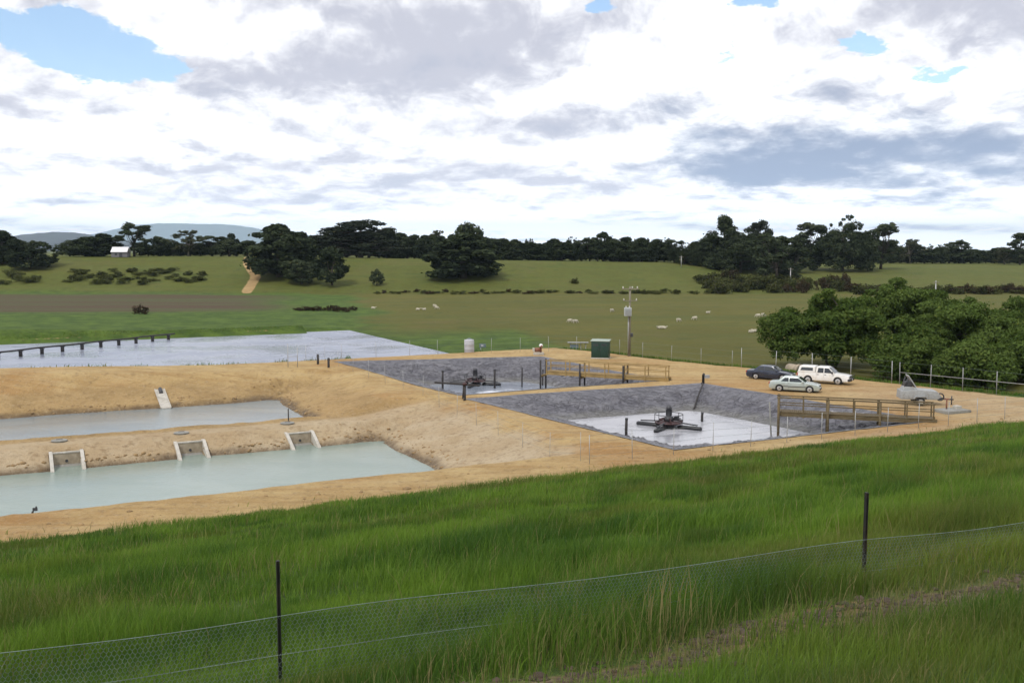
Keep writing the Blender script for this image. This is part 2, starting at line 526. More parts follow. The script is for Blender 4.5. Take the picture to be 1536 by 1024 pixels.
M['concrete'] = paint('pale_concrete', (.50, .47, .41), .9, var=.14, scale=3, bump=.02, dirt=(.28, .25, .19))
M['concrete_grey'] = paint('grey_concrete', (.26, .255, .23), .9, var=.2, scale=3, bump=.02, dirt=(.16, .15, .12))
M['concrete_tan'] = paint('stained_tan_concrete', (.36, .30, .22), .9, var=.2, scale=3, dirt=(.24, .19, .12))
M['tank'] = paint('grey_tank_plastic', (.42, .42, .44), .55, var=.06)
M['shed_green'] = paint('dark_green_sheet_metal', (.010, .040, .028), .45, var=.2)
M['shed_trim'] = paint('pale_green_trim', (.30, .36, .30), .5)
M['cab_blue'] = paint('blue_grey_cabinet', (.13, .17, .18), .5)
M['pump_red'] = paint('rust_red_pump', (.25, .10, .055), .6, dirt=(.1, .05, .03))
M['white'] = paint('white_enamel', (.75, .75, .73), .45, var=.05)
M['insul'] = paint('pale_porcelain', (.62, .60, .55), .3)
M['transformer'] = paint('light_grey_transformer', (.42, .44, .44), .45)
M['trailer_grey'] = paint('worn_grey_paint', (.33, .34, .34), .6, var=.15, dirt=(.2, .17, .13))
M['rubber'] = paint('tyre_rubber', (.018, .018, .019), .8, var=.3)
M['steel_dark'] = paint('dark_machine_steel', (.05, .05, .055), .5, var=.3)
M['roof_white'] = paint('pale_corrugated_iron', (.78, .77, .78), .5, var=.06)
M['wall_grey'] = paint('grey_weathered_boards', (.17, .16, .17), .8, var=.2)
M['wool'] = paint('cream_wool', (.47, .43, .33), .95, var=.15, scale=20)
M['bark'] = timber('dark_bark', (.045, .036, .028), (.085, .07, .055), .95)
M['bark_pale'] = timber('pale_gum_bark', (.17, .15, .125), (.28, .25, .21), .9)
M['car_silver'] = paint('silver_green_car_paint', (.46, .52, .49), .32, .25, var=.04, coat=.6, dirt=(.42, .42, .36))
M['car_navy'] = paint('dark_blue_car_paint', (.020, .030, .060), .30, .2, var=.1, coat=.7, dirt=(.05, .055, .07))
M['car_white'] = paint('white_car_paint', (.78, .77, .74), .35, var=.03, coat=.5, dirt=(.66, .60, .50))
M['glass'] = paint('dark_car_glass', (.020, .026, .030), .06, var=.2, spec=.8)
M['chrome'] = paint('bright_wheel_alloy', (.60, .60, .60), .35, .6, var=.08)
M['lens'] = paint('clear_lamp_lens', (.60, .62, .62), .15, var=.1)
M['red_lens'] = paint('red_lamp_lens', (.35, .02, .02), .2)
M['plastic_dark'] = paint('dark_bumper_plastic', (.035, .034, .038), .55, var=.2)
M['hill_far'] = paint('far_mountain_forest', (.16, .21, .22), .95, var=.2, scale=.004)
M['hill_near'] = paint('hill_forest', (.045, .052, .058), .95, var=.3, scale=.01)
M['leaf_dark'] = foliage('dark_conifer_leaf', (.010, .017, .011), (.058, .074, .038), .15)
M['leaf_layer'] = foliage('layered_conifer_leaf', (.011, .015, .012), (.048, .058, .036), .12)
M['leaf_gum'] = foliage('gum_leaf', (.020, .031, .019), (.078, .096, .050), .15)
M['leaf_pale'] = foliage('pale_gum_leaf', (.035, .045, .030), (.10, .105, .058), .2)
M['leaf_willow'] = foliage('willow_leaf', (.022, .046, .010), (.118, .168, .044), .25)
M['leaf_scrub'] = foliage('scrub_leaf', (.022, .028, .011), (.075, .082, .030), .15)
M['leaf_terrace'] = foliage('grey_green_scrub_leaf', (.040, .050, .018), (.105, .115, .042), .18)
M['leaf_red'] = foliage('brown_red_scrub_leaf', (.028, .021, .012), (.066, .050, .030), .12)

# ------------------------------------------------------------------ the ground, one sheet
def lines(segs):
    out = [segs[0][0]]
    for a, b, st in segs:
        n = max(1, round((b - a) / st)); out += [a + (b - a) * (i + 1) / n for i in range(n)]
    return np.array(out)

PL = lines([(-32000, -3000, 2600), (-3000, -800, 120), (-800, -300, 12), (-300, -70, 4), (-70, -8, 1.2), (-8, 84, .40), (84, 130, 1.2), (130, 400, 4), (400, 900, 14), (900, 3000, 140), (3000, 32000, 2600)])
QL = lines([(-300, -30, 30), (-30, -4, 2), (-4, 46, .45), (46, 116, .40), (116, 176, 1.2), (176, 560, 3.6), (560, 900, 14), (900, 3000, 140), (3000, 32000, 2600)])
gp, gq = np.meshgrid(PL, QL)
gz = height(gp, gq)
gx, gy = xy(gp, gq)
npl, nql = len(PL), len(QL)
idx = np.arange(npl * nql).reshape(nql, npl)
gf = np.stack([idx[:-1, :-1], idx[:-1, 1:], idx[1:, 1:], idx[1:, :-1]], -1).reshape(-1, 4)
nz = fbm(gp / 2.2, gq / 2.2, 41, 4) - .5
nz2 = fbm(gp / .8, gq / .8, 43, 3) - .5
wob_ = (fbm(gp / 9, gp * 0, 46, 2) - .5) * 1.2
dirt = ss(48.2 - .35, 48.2 + .35, gq + nz * 1.8 + nz2 * .8) * ss(.5, -.5, gp - plat_edge(gq) + nz * 2.4) * np.where(gp > 44, ss(112.0, 111.2, gq + nz * 1.5), ss(113.6, 112.2, gq + nz * 1.8))
mound = ss(12, 0, np.hypot((gx - 28) / 1.2, gy - 106))   # spoil by the rear fence
a_ = gx / np.maximum(gy, 20)
trk = np.exp(-((gx - np.interp(gy, [300, 330, 350, 372, 400], [-82, -87, -89.5, -98, -105])) / 2.0) ** 2) * ss(318, 326, gy) * ss(402, 392, gy)
trk2 = np.exp(-((gp - np.interp(gq, [111, 120, 300], [50, 51, 52])) / .8) ** 2) * ss(110, 112, gq) * ss(124, 116, gq)
dirt = np.maximum.reduce([dirt, np.clip(trk * 1.1, 0, 1), trk2])
kerb = np.exp(-((gq - 161.8) / .35) ** 2) * (gp < 47) * (.25 + .5 * vnoise(gp / 6, gq, 3))
dirt = np.maximum(dirt, kerb)
bare = np.exp(-((gq - track_q(gp) + nz * .9) / .38) ** 2) * ss(-6, 2, gp) * ss(.22, .45, vnoise(gp / 1.7, gp * 0, 58))
dirt = np.maximum(dirt, bare * (.72 + .4 * vnoise(gp / 1.1, gq / .4, 51)))
inpit3 = ((gq > 53) & (gq < 82.3) & (gp < 38) & (gz < -.12))
inpit4 = ((gq >= 81.6) & (gq < 108.5) & (gp < 36) & (gz < plat_top(gp, gq) - .15))
pale = np.where(inpit3, ss(-.05, -.7, gz + nz * .8), 0) * np.where(gq > 76, .85, 1.0)
pale = np.maximum(pale, .55 * np.exp(-((gq - 50.5 + nz * 1.2) / .8) ** 2) * ss(36, 60, gp))
pale = np.maximum(pale, .5 * ss(62, 70, gp) * ss(75, 60, gq))
ruts = (np.exp(-((gq - 50.2 + wob_) / .16) ** 2) + np.exp(-((gq - 51.8 + wob_) / .16) ** 2)) * (.5 + .6 * vnoise(gp / 3, gq, 64))
brown = np.where(inpit4, ss(.1, -.5, gz + nz), 0) * .85 + trk * 1.0 + ruts * .8
hw = np.where(inpit3 & (gq < 79), W3, np.where(inpit4, W4, -9))
wet = np.where(hw > -8, ss(hw + .42, hw + .14, gz + nz * .45), 0)
wet = np.maximum(wet, bare * (1.1 + .6 * ss(.35, .6, vnoise(gp / 1.2, gq / .35, 57))))
zone = np.stack([dirt, pale, wet, np.ones_like(dirt)], -1).reshape(-1, 4)
wide = (fbm(gx / 30, gy / 30, 61, 4) - .5)
plough = ss(-.22, -.30, a_ + wide * .12) * ss(218, 236, gy + wide * 16) * ss(319, 306, gy + wide * 12)
olive = ss(.0, .4, ss(-.20, -.10, a_ + wide * .2) * ss(150, 215, gy + wide * 30 + np.maximum(a_, 0) * 500)) * .9
olive = np.where(gy > 322, np.minimum(olive, .62), olive)
olive = np.maximum(olive, .62 * ss(318, 330, gy + wide * 10))
olive = np.where(gq < 60, .55 * ss(.55, .72, fbm(gp / 4, gq / 4, 63, 3)), olive)
field = np.stack([plough, olive, np.clip(brown, 0, 1), np.ones_like(dirt)], -1).reshape(-1, 4)
gme = mesh_np('ground', np.stack([gx, gy, gz], -1).reshape(-1, 3), gf, True, {'zone': zone, 'field': field})
tag(link('ground', gme, M['ground']), kind='structure')

# ------------------------------------------------------------------ water
def water(poly, z, mat, name='water'):
    me = bpy.data.meshes.new(name)
    me.from_pydata([(*xy(p, q), z) for p, q in poly], [], [tuple(range(len(poly)))])
    me.update()
    return tag(link(name, me, mat), kind='structure')
water([(-70, 53), (31, 53), (31, 79.5), (-70, 79.5)], W3, M['pond_front'])
water([(-70, 81), (30, 81), (30, 101.5), (-70, 101.5)], W4, M['pond_back'])
water([(-118, 111), (52, 111), (52, 162.5), (-118, 162.5)], WL, M['lagoon'])

# ------------------------------------------------------------------ lined basins
def lined_basin(Q, z0, label, wmat, seed):
    n = 150
    e = np.concatenate([[-.011, -.004], np.linspace(0, 1, n), [1.004, 1.011]])
    S, T = np.meshgrid(e, e)
    (a0, a1), (b0, b1), (c0, c1), (d0, d1) = Q
    P = (a0 * (1 - S) + b0 * S) * (1 - T) + (d0 * (1 - S) + c0 * S) * T
    Qq = (a1 * (1 - S) + b1 * S) * (1 - T) + (d1 * (1 - S) + c1 * S) * T
    d = quad_inside(Q, P, Qq)
    dep = np.clip(d, 0, None)
    z = plat_top(P, Qq) + (fbm(P / 6, Qq / 6, 3, 3) - .5) * .10 + .035 - np.minimum(dep / 3.0, 2.35)
    r1 = 1 - np.abs(2 * fbm(P / 2.6 + fbm(P / 5, Qq / 5, seed + 9) * 1.6, Qq / 2.6, seed, 4) - 1)
    r2 = 1 - np.abs(2 * fbm(P / 1.1, Qq / 1.1, seed + 5, 3) - 1)
    cre = np.clip(r1 - .82, 0, 1) * 1.3 + np.clip(r2 - .84, 0, 1) * .9
    wr = cre * ss(.5, 2.0, d)
    wr = (wr + (fbm(P / 3, Qq / 3, seed + 2, 3) - .5) * .16 * ss(.6, 2.4, d)) * (.18 + .82 * ss(WB - .05, WB + .55, z))
    z = z + wr
    x, y = xy(P, Qq)
    k = len(e); ix = np.arange(k * k).reshape(k, k)
    f = np.stack([ix[:-1, :-1], ix[:-1, 1:], ix[1:, 1:], ix[1:, :-1]], -1).reshape(-1, 4)
    scum = ss(WB + .55, WB + .1, z + (fbm(P / 2, Qq / 2, seed + 3) - .5) * .5)
    at4 = np.stack([scum, np.clip(cre * 3.2, 0, 1), scum, np.ones_like(scum)], -1).reshape(-1, 4)
    me = mesh_np('pond_liner', np.stack([x, y, z], -1).reshape(-1, 3), f, True, {'zone': at4})
    bm = bmesh.new(); bm.from_mesh(me); bmesh.ops.recalc_face_normals(bm, faces=bm.faces)
    if sum(fc.normal.z for fc in bm.faces) < 0: bmesh.ops.reverse_faces(bm, faces=bm.faces)
    bm.to_mesh(me); bm.free()
    tag(link('pond_liner', me, M['liner']), label, 'pond liner')
    cx, cy = sum(v[0] for v in Q) / 4, sum(v[1] for v in Q) / 4
    water([(cx + (v[0] - cx) * .86, cy + (v[1] - cy) * .86) for v in Q], WB, wmat)
    return cx, cy
C1 = lined_basin(B1, 0, 'wrinkled grey plastic liner of the basin with white foamy water, beside the grassy bank', M['foamy'], 101)
C2 = lined_basin(B2, .3, 'wrinkled grey plastic liner of the rear basin, next to the big lagoon', M['basin_water'], 202)

# ------------------------------------------------------------------ far hills
def ridge(name, mat, pts, Y, depth, base=6, seed=1):
    """a hill with real depth: ridge heights from points of the skyline"""
    xs = np.array([at_dist(px, py, Y).x for px, py in pts]); zs = np.array([at_dist(px, py, Y).z for px, py in pts])
    xx = np.linspace(xs[0], xs[-1], 140); tt = np.linspace(-1, 1, 36)
    Xg, Tg = np.meshgrid(xx, tt)
    crest = np.interp(Xg, xs, zs)
    sc = (xs[-1] - xs[0]) / 9
    prof = (1 - np.abs(Tg)) ** .8
    zz = base - 12 + (crest - base + 12) * prof * (1 + .28 * (fbm(Xg / sc * 2, Tg * 3, seed, 4) - .5) * (1 - prof) * 2 + .05 * (fbm(Xg / sc * 7, Tg * 9, seed + 3, 4) - .5))
    V = np.stack([Xg, Y + Tg * depth, zz], -1).reshape(-1, 3)
    k = np.arange(len(xx) * len(tt)).reshape(len(tt), len(xx))
    f = np.stack([k[:-1, :-1], k[:-1, 1:], k[1:, 1:], k[1:, :-1]], -1).reshape(-1, 4)
    return tag(link(name, mesh_np(name, V, f, True), mat), kind='structure')
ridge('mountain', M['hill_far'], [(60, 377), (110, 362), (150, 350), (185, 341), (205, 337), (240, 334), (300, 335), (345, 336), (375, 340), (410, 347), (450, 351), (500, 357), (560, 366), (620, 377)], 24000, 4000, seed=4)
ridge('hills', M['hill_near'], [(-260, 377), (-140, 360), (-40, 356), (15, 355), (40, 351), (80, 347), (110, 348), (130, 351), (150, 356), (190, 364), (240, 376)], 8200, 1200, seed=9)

# ------------------------------------------------------------------ air
hb = MB(); hb.box((0, 13800, 365), (50000, 29600, 750))
hz_me = hb.mesh('haze'); haze = link('haze', hz_me)
hm, ht, hout = new_mat('haze_air')
vol = ht.node('ShaderNodeVolumePrincipled')
vol.inputs['Color'].default_value = (.64, .84, 1, 1)
vol.inputs['Density'].default_value = 4.5e-5
ht.l.new(vol.outputs[0], hout.inputs['Volume'])
hz_me.materials.append(hm)
tag(haze, kind='stuff')

# ------------------------------------------------------------------ sky
SUN_EL, SUN_AZ = R(52), R(215)     # azimuth clockwise from +Y (the view): behind and to the left
world = bpy.data.worlds.new('World'); scene.world = world; world.use_nodes = True
w = NT(world.node_tree); w.n.clear()
wo = w.node('ShaderNodeOutputWorld')
sky = w.node('ShaderNodeTexSky', sky_type='NISHITA', sun_disc=False)
sky.sun_elevation = SUN_EL; sky.sun_rotation = SUN_AZ; sky.air_density = 1.0; sky.dust_density = .4; sky.ozone_density = 1.6
bg1 = w.node('ShaderNodeBackground'); w.l.new(sky.outputs[0], bg1.inputs[0]); bg1.inputs[1].default_value = .15
d = w.node('ShaderNodeTexCoord').outputs['Generated']   # the direction looked in
sx = w.node('ShaderNodeSeparateXYZ'); w.l.new(d, sx.inputs[0])
az = w.math('ARCTAN2', sx.outputs[0], sx.outputs[1])
el = w.math('MAXIMUM', sx.outputs[2], 0.0)
lw = w.math('LOGARITHM', w.math('ADD', el, .035), math.e)
def cloudvec(dz=0.0, ka=1.0, kw=1.0):
    c = w.node('ShaderNodeCombineXYZ')
    w.put(c.inputs[0], w.math('MULTIPLY', az, ka)); w.put(c.inputs[1], w.math('MULTIPLY', w.math('ADD', lw, dz), kw))
    c.inputs[2].default_value = 3.7
    return c.outputs[0]
def blob(px, py, rx, ry, amp=1.0):
    """a soft patch of sky around the direction of the photo's point (px, py)"""
    a0 = math.atan((px - 768) / FPX); e0 = math.sin(math.atan((375 - py) / FPX * math.cos(a0)))
    u = w.math('DIVIDE', w.math('SUBTRACT', azw, a0), rx / FPX)
    v = w.math('DIVIDE', w.math('SUBTRACT', elw, e0), ry / FPX)
    r2 = w.math('ADD', w.math('MULTIPLY', u, u), w.math('MULTIPLY', v, v))
    return w.math('MULTIPLY', w.math('EXPONENT', w.math('MULTIPLY', r2, -1.0)), amp)
wc = w.node('ShaderNodeTexNoise'); w.l.new(cloudvec(.5, 13, 5.5), wc.inputs['Vector']); wc.inputs['Scale'].default_value = 1; wc.inputs['Detail'].default_value = 8; wc.inputs['Roughness'].default_value = .6
wsep = w.sep(wc.outputs['Color'])
azw = w.math('ADD', az, w.math('MULTIPLY', w.math('SUBTRACT', wsep[0], .5), .17))
elw = w.math('ADD', el, w.math('MULTIPLY', w.math('SUBTRACT', wsep[1], .5), .085))
def total(bl):
    s = bl[0]
    for b in bl[1:]: s = w.math('ADD', s, b)
    return s
n_a = w.noise(cloudvec(0, 7.5, 3.0), 1.0, 10, .58, .35)
n_b = w.noise(cloudvec(.14, 7.5, 3.0), 1.0, 10, .58, .35)
n_w = w.noise(cloudvec(0, 2.2, 1.7), 1.0, 5, .5, .3)
n_f = w.noise(cloudvec(.0, 19, 5.6), 1.0, 8, .60, .5)
n_g = w.noise(cloudvec(.07, 19, 5.6), 1.0, 8, .60, .5)
lit = w.math('ADD', w.math('ADD', .56, w.math('MULTIPLY', w.math('EXPONENT', w.math('DIVIDE', el, -.055)), .42)), w.math('ADD', w.math('MULTIPLY', w.math('SUBTRACT', n_a, n_b), 1.9), w.math('MULTIPLY', w.math('SUBTRACT', n_f, n_g), 1.5)))
lit = w.math('ADD', lit, w.math('MULTIPLY', w.math('SUBTRACT', .5, n_w), .9))
greys = total([blob(690, 55, 190, 60, .55), blob(440, 120, 150, 26, .4), blob(1460, 30, 150, 42, .5), blob(560, 255, 150, 16, .45), blob(30, 165, 45, 22, .6), blob(300, 255, 80, 20, .4), blob(840, 190, 130, 28, .25), blob(860, 278, 60, 14, .55), blob(760, 95, 120, 40, .3)])
whites = total([blob(280, 185, 170, 45, .30), blob(920, 110, 160, 50, .40), blob(1200, 125, 240, 32, .40), blob(120, 210, 140, 40, .2), blob(700, 335, 900, 14, .2), blob(1150, 312, 200, 10, .3), blob(240, 40, 110, 40, .3)])
lit = w.math('ADD', w.math('SUBTRACT', lit, greys), whites)
lit = w.step(lit, .02, .98)
cl = w.mix(lit, rgb(.50, .505, .58), rgb(1.0, 1.0, 1.02))
dark = total([blob(1120, 255, 120, 40, .75), blob(1250, 225, 210, 50, .85), blob(1430, 255, 190, 38, .7), blob(1040, 200, 90, 34, .35), blob(1500, 205, 80, 24, .35)])
dark = w.math('ADD', dark, w.math('MULTIPLY', w.math('SUBTRACT', n_b, n_a), 1.6))
dark = w.math('ADD', dark, w.math('MULTIPLY', w.math('SUBTRACT', n_g, n_f), 1.1))
dk = w.step(dark, .05, 1.25)
cl = w.mix(dk, cl, rgb(.25, .305, .43))
bg2 = w.node('ShaderNodeBackground'); w.put(bg2.inputs[0], cl)
w.put(bg2.inputs[1], w.math('ADD', 1.0, w.math('MULTIPLY', w.math('EXPONENT', w.math('DIVIDE', el, -.055)), 1.15)))
gap = total([blob(95, 72, 76, 36, 1.0), blob(170, 105, 78, 22, .9), blob(40, 52, 64, 22, .65), blob(245, 92, 32, 10, .45), blob(935, 2, 36, 15, 1.2), blob(1115, 12, 46, 26, 1.4), blob(1258, 70, 32, 14, 1.0), blob(1375, 98, 50, 10, .85), blob(1090, 97, 50, 8, .6)])
gap = w.math('ADD', gap, w.math('MULTIPLY', w.math('SUBTRACT', n_b, .5), 1.5))
gapm = w.step(gap, .36, .66, 0.0, .97)
ms = w.node('ShaderNodeMixShader')
w.put(ms.inputs[0], gapm); w.l.new(bg2.outputs[0], ms.inputs[1]); w.l.new(bg1.outputs[0], ms.inputs[2])
w.l.new(ms.outputs[0], wo.inputs[0])
world.cycles.sampling_method = 'MANUAL'; world.cycles.sample_map_resolution = 512

sd = bpy.data.lights.new('sun', 'SUN'); sd.energy = 1.5; sd.angle = R(10); sd.color = (1, .96, .90)
so = bpy.data.objects.new('sun', sd); COL.objects.link(so)
to_sun = Vector((math.sin(SUN_AZ) * math.cos(SUN_EL), math.cos(SUN_AZ) * math.cos(SUN_EL), math.sin(SUN_EL)))
so.rotation_euler = to_sun.to_track_quat('Z', 'Y').to_euler()
so.location = (0, 0, 60)

# ------------------------------------------------------------------ camera
cd = bpy.data.cameras.new('camera'); cam = bpy.data.objects.new('camera', cd); COL.objects.link(cam)
cam.location = (0, 0, CAMZ); cam.rotation_euler = (math.pi / 2 - PITCH, 0, 0)
cd.sensor_width = 36; cd.lens = 36 * FPX / 1536; cd.clip_start = .1; cd.clip_end = 40000
scene.camera = cam
scene.view_settings.view_transform = 'Standard'; scene.view_settings.look = 'None'
scene.view_settings.exposure = .35; scene.view_settings.gamma = 1
scene.cycles.use_denoising = True
scene.cycles.max_bounces = 6; scene.cycles.transparent_max_bounces = 4
scene.cycles.sample_clamp_indirect = 6
# ------------------------------------------------------------------ foreground fence
def fg_fence():
    a = Vector((at_dist(420, 1000, 9.0).x, 9.0, 0)); b = Vector((at_dist(1297, 800, 11.4).x, 11.4, 0))
    dirv = (b - a).normalized(); span = (b - a).length
    def gpos(s, z=0): return Vector((a.x + dirv.x * s, a.y + dirv.y * s, z))
    wire_z = lambda s: 9.63 + .02 * math.sin(s * 1.3)
    t = thing('wire_fence', 'black steel pickets strung with chicken wire through the long grass near the track', 'fence', gpos(0, 8.9), math.atan2(dirv.y, dirv.x))
    L = lambda s, z, y=0: Vector((s, y, z - 8.9))
    for s, top in ((-span, 10.12), (0, 10.15), (span, 10.20), (2 * span, 10.2)):
        g = hz(*gpos(s).xy) - .3
        mb = MB()
        lean = .02 * math.sin(s)
        for ang in (R(90), R(210), R(330)):      # the three flanges of a star picket
            o = Vector((math.cos(ang) * .014, math.sin(ang) * .014, 0))
            mb.bar(L(s, g) + o, L(s + lean, top) + o, .030 if ang == R(90) else .008, .008 if ang == R(90) else .030)
        mb.box(L(s + lean / 2, (g + top) / 2), (.020, .020, top - g))
        pk = mb.build('picket', M['black_steel'], t)
    # wires
    ss_ = [-span * 1.02 + i * span * 3.04 / 90 for i in range(91)]
    for off, r in ((0, .0035), (-.37, .003), (-.72, .003)):
        mb = MB()
        mb.tube([L(s, wire_z(s) + off + .004 * math.sin(s * 2.1 + off * 9) - .012 * math.sin(math.pi * ((s / span) % 1)), -.02) for s in ss_], r, 5)
        mb.build('wire', M['wire'], t)
    # hexagonal netting
    cw, chh = .043, .0375
    ns = int(span * 3.0 / cw); nh = int(.74 / chh)
    V = []; F = []
    def seg(p, q_, r=.0018):
        d_ = (q_ - p); d_.normalize()
        n_ = Vector((0, 1, 0)); sd_ = d_.cross(n_) * r
        b0 = len(V)
        for pp in (p, q_):
            V.extend([pp + sd_, pp + n_ * r, pp - sd_])
        for i in range(3):
            j = (i + 1) % 3
            F.append((b0 + i, b0 + j, b0 + 3 + j, b0 + 3 + i))
    def node(i, j, k):
        s = -span + (i + (.5 if j % 2 else 0)) * cw
        z = wire_z(s) - .012 * math.sin(math.pi * ((s / span) % 1)) - j * chh - k * chh * .45
        y = -.02 + .02 * math.sin(s * 3.1 + j * .3) + .006 * random.uniform(-1, 1)
        return L(s + random.uniform(-.002, .002), z, y)
    for j in range(nh):
        row = [(node(i, j, 0), node(i, j, 1)) for i in range(ns)]
        nxt = [(node(i, j + 1, 0), node(i, j + 1, 1)) for i in range(ns)]
        for i in range(ns):
            seg(*row[i])
            if j % 2 == 0:
                seg(row[i][1], nxt[i][0])
                if i > 0: seg(row[i][1], nxt[i - 1][0])
            else:
                seg(row[i][1], nxt[i][0])
                if i < ns - 1: seg(row[i][1], nxt[i + 1][0])
    me = mesh_np('netting', np.array([tuple(v) for v in V]), np.array(F))
    link('netting', me, M['wire'], t)
fg_fence()

# ------------------------------------------------------------------ long grass on the bank (nobody could count it)
def in_view(x, y, m=2.5):
    return (y > 1.2) & (np.abs(x) < .53 * y + m)

def blades(p, q, h, w, dry, lean_amp=.35):
    n = len(p)
    x, y = xy(p, q)
    z = height(p, q, False) - .03
    ang = rng.uniform(0, 2 * np.pi, n)
    la = rng.uniform(0, 2 * np.pi, n)
    lx = np.cos(la) * lean_amp * h * rng.uniform(.2, 1.5, n) + .07 * h
    ly = np.sin(la) * lean_amp * h * rng.uniform(.2, 1.2, n)
    wx, wy = np.cos(ang) * w * .5, np.sin(ang) * w * .5
    base = np.stack([x, y, z], -1)
    side = np.stack([wx, wy, np.zeros(n)], -1)
    mid = base + np.stack([lx * .35, ly * .35, h * .55], -1)
    tip = base + np.stack([lx, ly, h * (1 - .25 * lean_amp)], -1)
    V = np.stack([base - side, base + side, mid - side * .75, mid + side * .75, tip], 1).reshape(-1, 3)
    b = np.arange(n) * 5
    F = np.concatenate([np.stack([b, b + 1, b + 3], -1), np.stack([b, b + 3, b + 2], -1), np.stack([b + 2, b + 3, b + 4], -1)])
    tone = np.clip(.5 + (fbm(p / 2.6, q / 2.0, 91, 4) - .5) * 2.0 + (vnoise(p / .7, q / .6, 92) - .5) * .5 + rng.normal(0, .17, n), 0, 1)
    tint = ss(.50, .72, fbm(p / 5.5 + 9, q / 3.5, 93, 3)) * rng.uniform(.3, 1, n)
    c = np.stack([tone, dry, tint, np.ones(n)], -1)
    return V, F, np.repeat(c, 5, 0)

def grass_zone(q0, q1, dens, hmin, hmax, w0, w1):
    pr = 60
    area = (q1 - q0) * (2 * pr)
    n = int(area * dens)
    p = rng.uniform(-20, 2 * pr - 20, n); q = rng.uniform(q0, q1, n)
    x, y = xy(p, q)
    k = (y > -1.5) & (np.abs(x) < .55 * np.maximum(y, 0) + (6.5 if q1 < 20 else 4.0))
    p, q = p[k], q[k]
    # tufts: pull part of the blades into clumps
    cl = vnoise(p / .22, q / .22, 95)
    big = fbm(p / 3.5, q / 3.5, 97, 3)
    bareness = np.exp(-((q - track_q(p) + (fbm(p / 2.2, q / 2.2, 41, 4) - .5) * .9) / .44) ** 2) * ss(-6, 2, p) * ss(.22, .45, vnoise(p / 1.7, p * 0, 58))
    worn = ss(.60, .72, fbm(p / 2.6, q / 2.0, 99, 3)) * (q > 10) * .55
    edge = ss(48.6, 47.2, q + (fbm(p / 2.2, q / 2.2, 41, 4) - .5) * 1.8)
    keep = rng.uniform(0, 1, len(p)) < (.35 + .75 * cl) * (1 - .88 * bareness) * (1 - worn) * (.10 + .9 * edge)
    p, q, big, bareness = p[keep], q[keep], big[keep], bareness[keep]
    n = len(p)
    tall = np.clip(ss(.40, .64, big) * .75 + ss(.35, .8, vnoise(p / .9, q / .8, 98)) * .45, 0, 1)
    h = (hmin + (hmax - hmin) * (.22 * rng.uniform(0, 1, n) + .95 * tall * rng.uniform(.55, 1, n))) * (1 - .5 * bareness)
    h = h * (1 - .55 * ss(5.0, 1.0, p) * ss(11.5, 9.2, q) * ss(4, 6, q))
    patch = ss(.56, .70, fbm(p / 2.6, q / 2.0, 99, 3))
    dry = (rng.uniform(0, 1, n) < (.022 + .45 * bareness + .16 * patch)).astype(float) * rng.uniform(.5, 1, n)
    w = rng.uniform(w0, w1, n)
    return blades(p, q, h, w, dry)

parts = [grass_zone(-2.5, 1.2, 500, .10, .28, .005, .010), grass_zone(1.2, 6.6, 1000, .10, .32, .004, .009), grass_zone(6.6, 15, 900, .14, .62, .005, .011),
         grass_zone(15, 28, 380, .14, .62, .009, .018), grass_zone(28, 48.9, 150, .14, .60, .016, .032)]
# dead grass lying on the worn track, straw stalks beside it
nd = 5000
sp = rng.uniform(-3, 16, nd); sq = track_q(sp) + rng.normal(0, .42, nd) - (fbm(sp / 2.2, np.full(nd, 7.0) / 2.2, 41, 4) - .5) * .9
parts.append(blades(sp, sq, rng.uniform(.06, .20, nd), rng.uniform(.004, .009, nd), rng.uniform(.25, .75, nd), 1.6))
sp = rng.uniform(-2, 14, 150); sq = 7.9 + rng.normal(0, .45, 150)
parts.append(blades(sp, sq, rng.uniform(.2, .5, 150), np.full(150, .005), np.full(150, .8), .4))
sp = np.concatenate([rng.normal(5.35, .10, 16), rng.normal(5.75, .08, 8)]); sq = np.concatenate([rng.normal(7.55, .1, 16), rng.normal(7.5, .08, 8)])
parts.append(blades(sp, sq, rng.uniform(.6, 1.0, 24), np.full(24, .012), np.ones(24), .16))
# thin seed stalks standing over the sward, and tufts that have strayed on to the bare earth
ns_ = 5200
sp = rng.uniform(-14, 62, ns_); sq = rng.uniform(8.5, 47.5, ns_); kx, ky = xy(sp, sq); kk = in_view(kx, ky) & (vnoise(sp / 4, sq / 3, 94) > .42)
sp, sq = sp[kk], sq[kk]
parts.append(blades(sp, sq, rng.uniform(.5, .85, len(sp)), .004 + .0005 * sq, rng.uniform(.3, .9, len(sp)), .35))
ns_ = 2600
sp = rng.uniform(-14, 80, ns_); sq = 48.3 + np.abs(rng.normal(0, 1.0, ns_)); kk = vnoise(sp / .8, sq / .8, 96) > .55
parts.append(blades(sp[kk], sq[kk], rng.uniform(.08, .38, kk.sum()), rng.uniform(.02, .04, kk.sum()), (rng.uniform(0, 1, kk.sum()) < .25) * .7, .5))
off = 0; VV, FF, CC = [], [], []
for V, F, c in parts:
    VV.append(V); FF.append(F + off); CC.append(c); off += len(V)

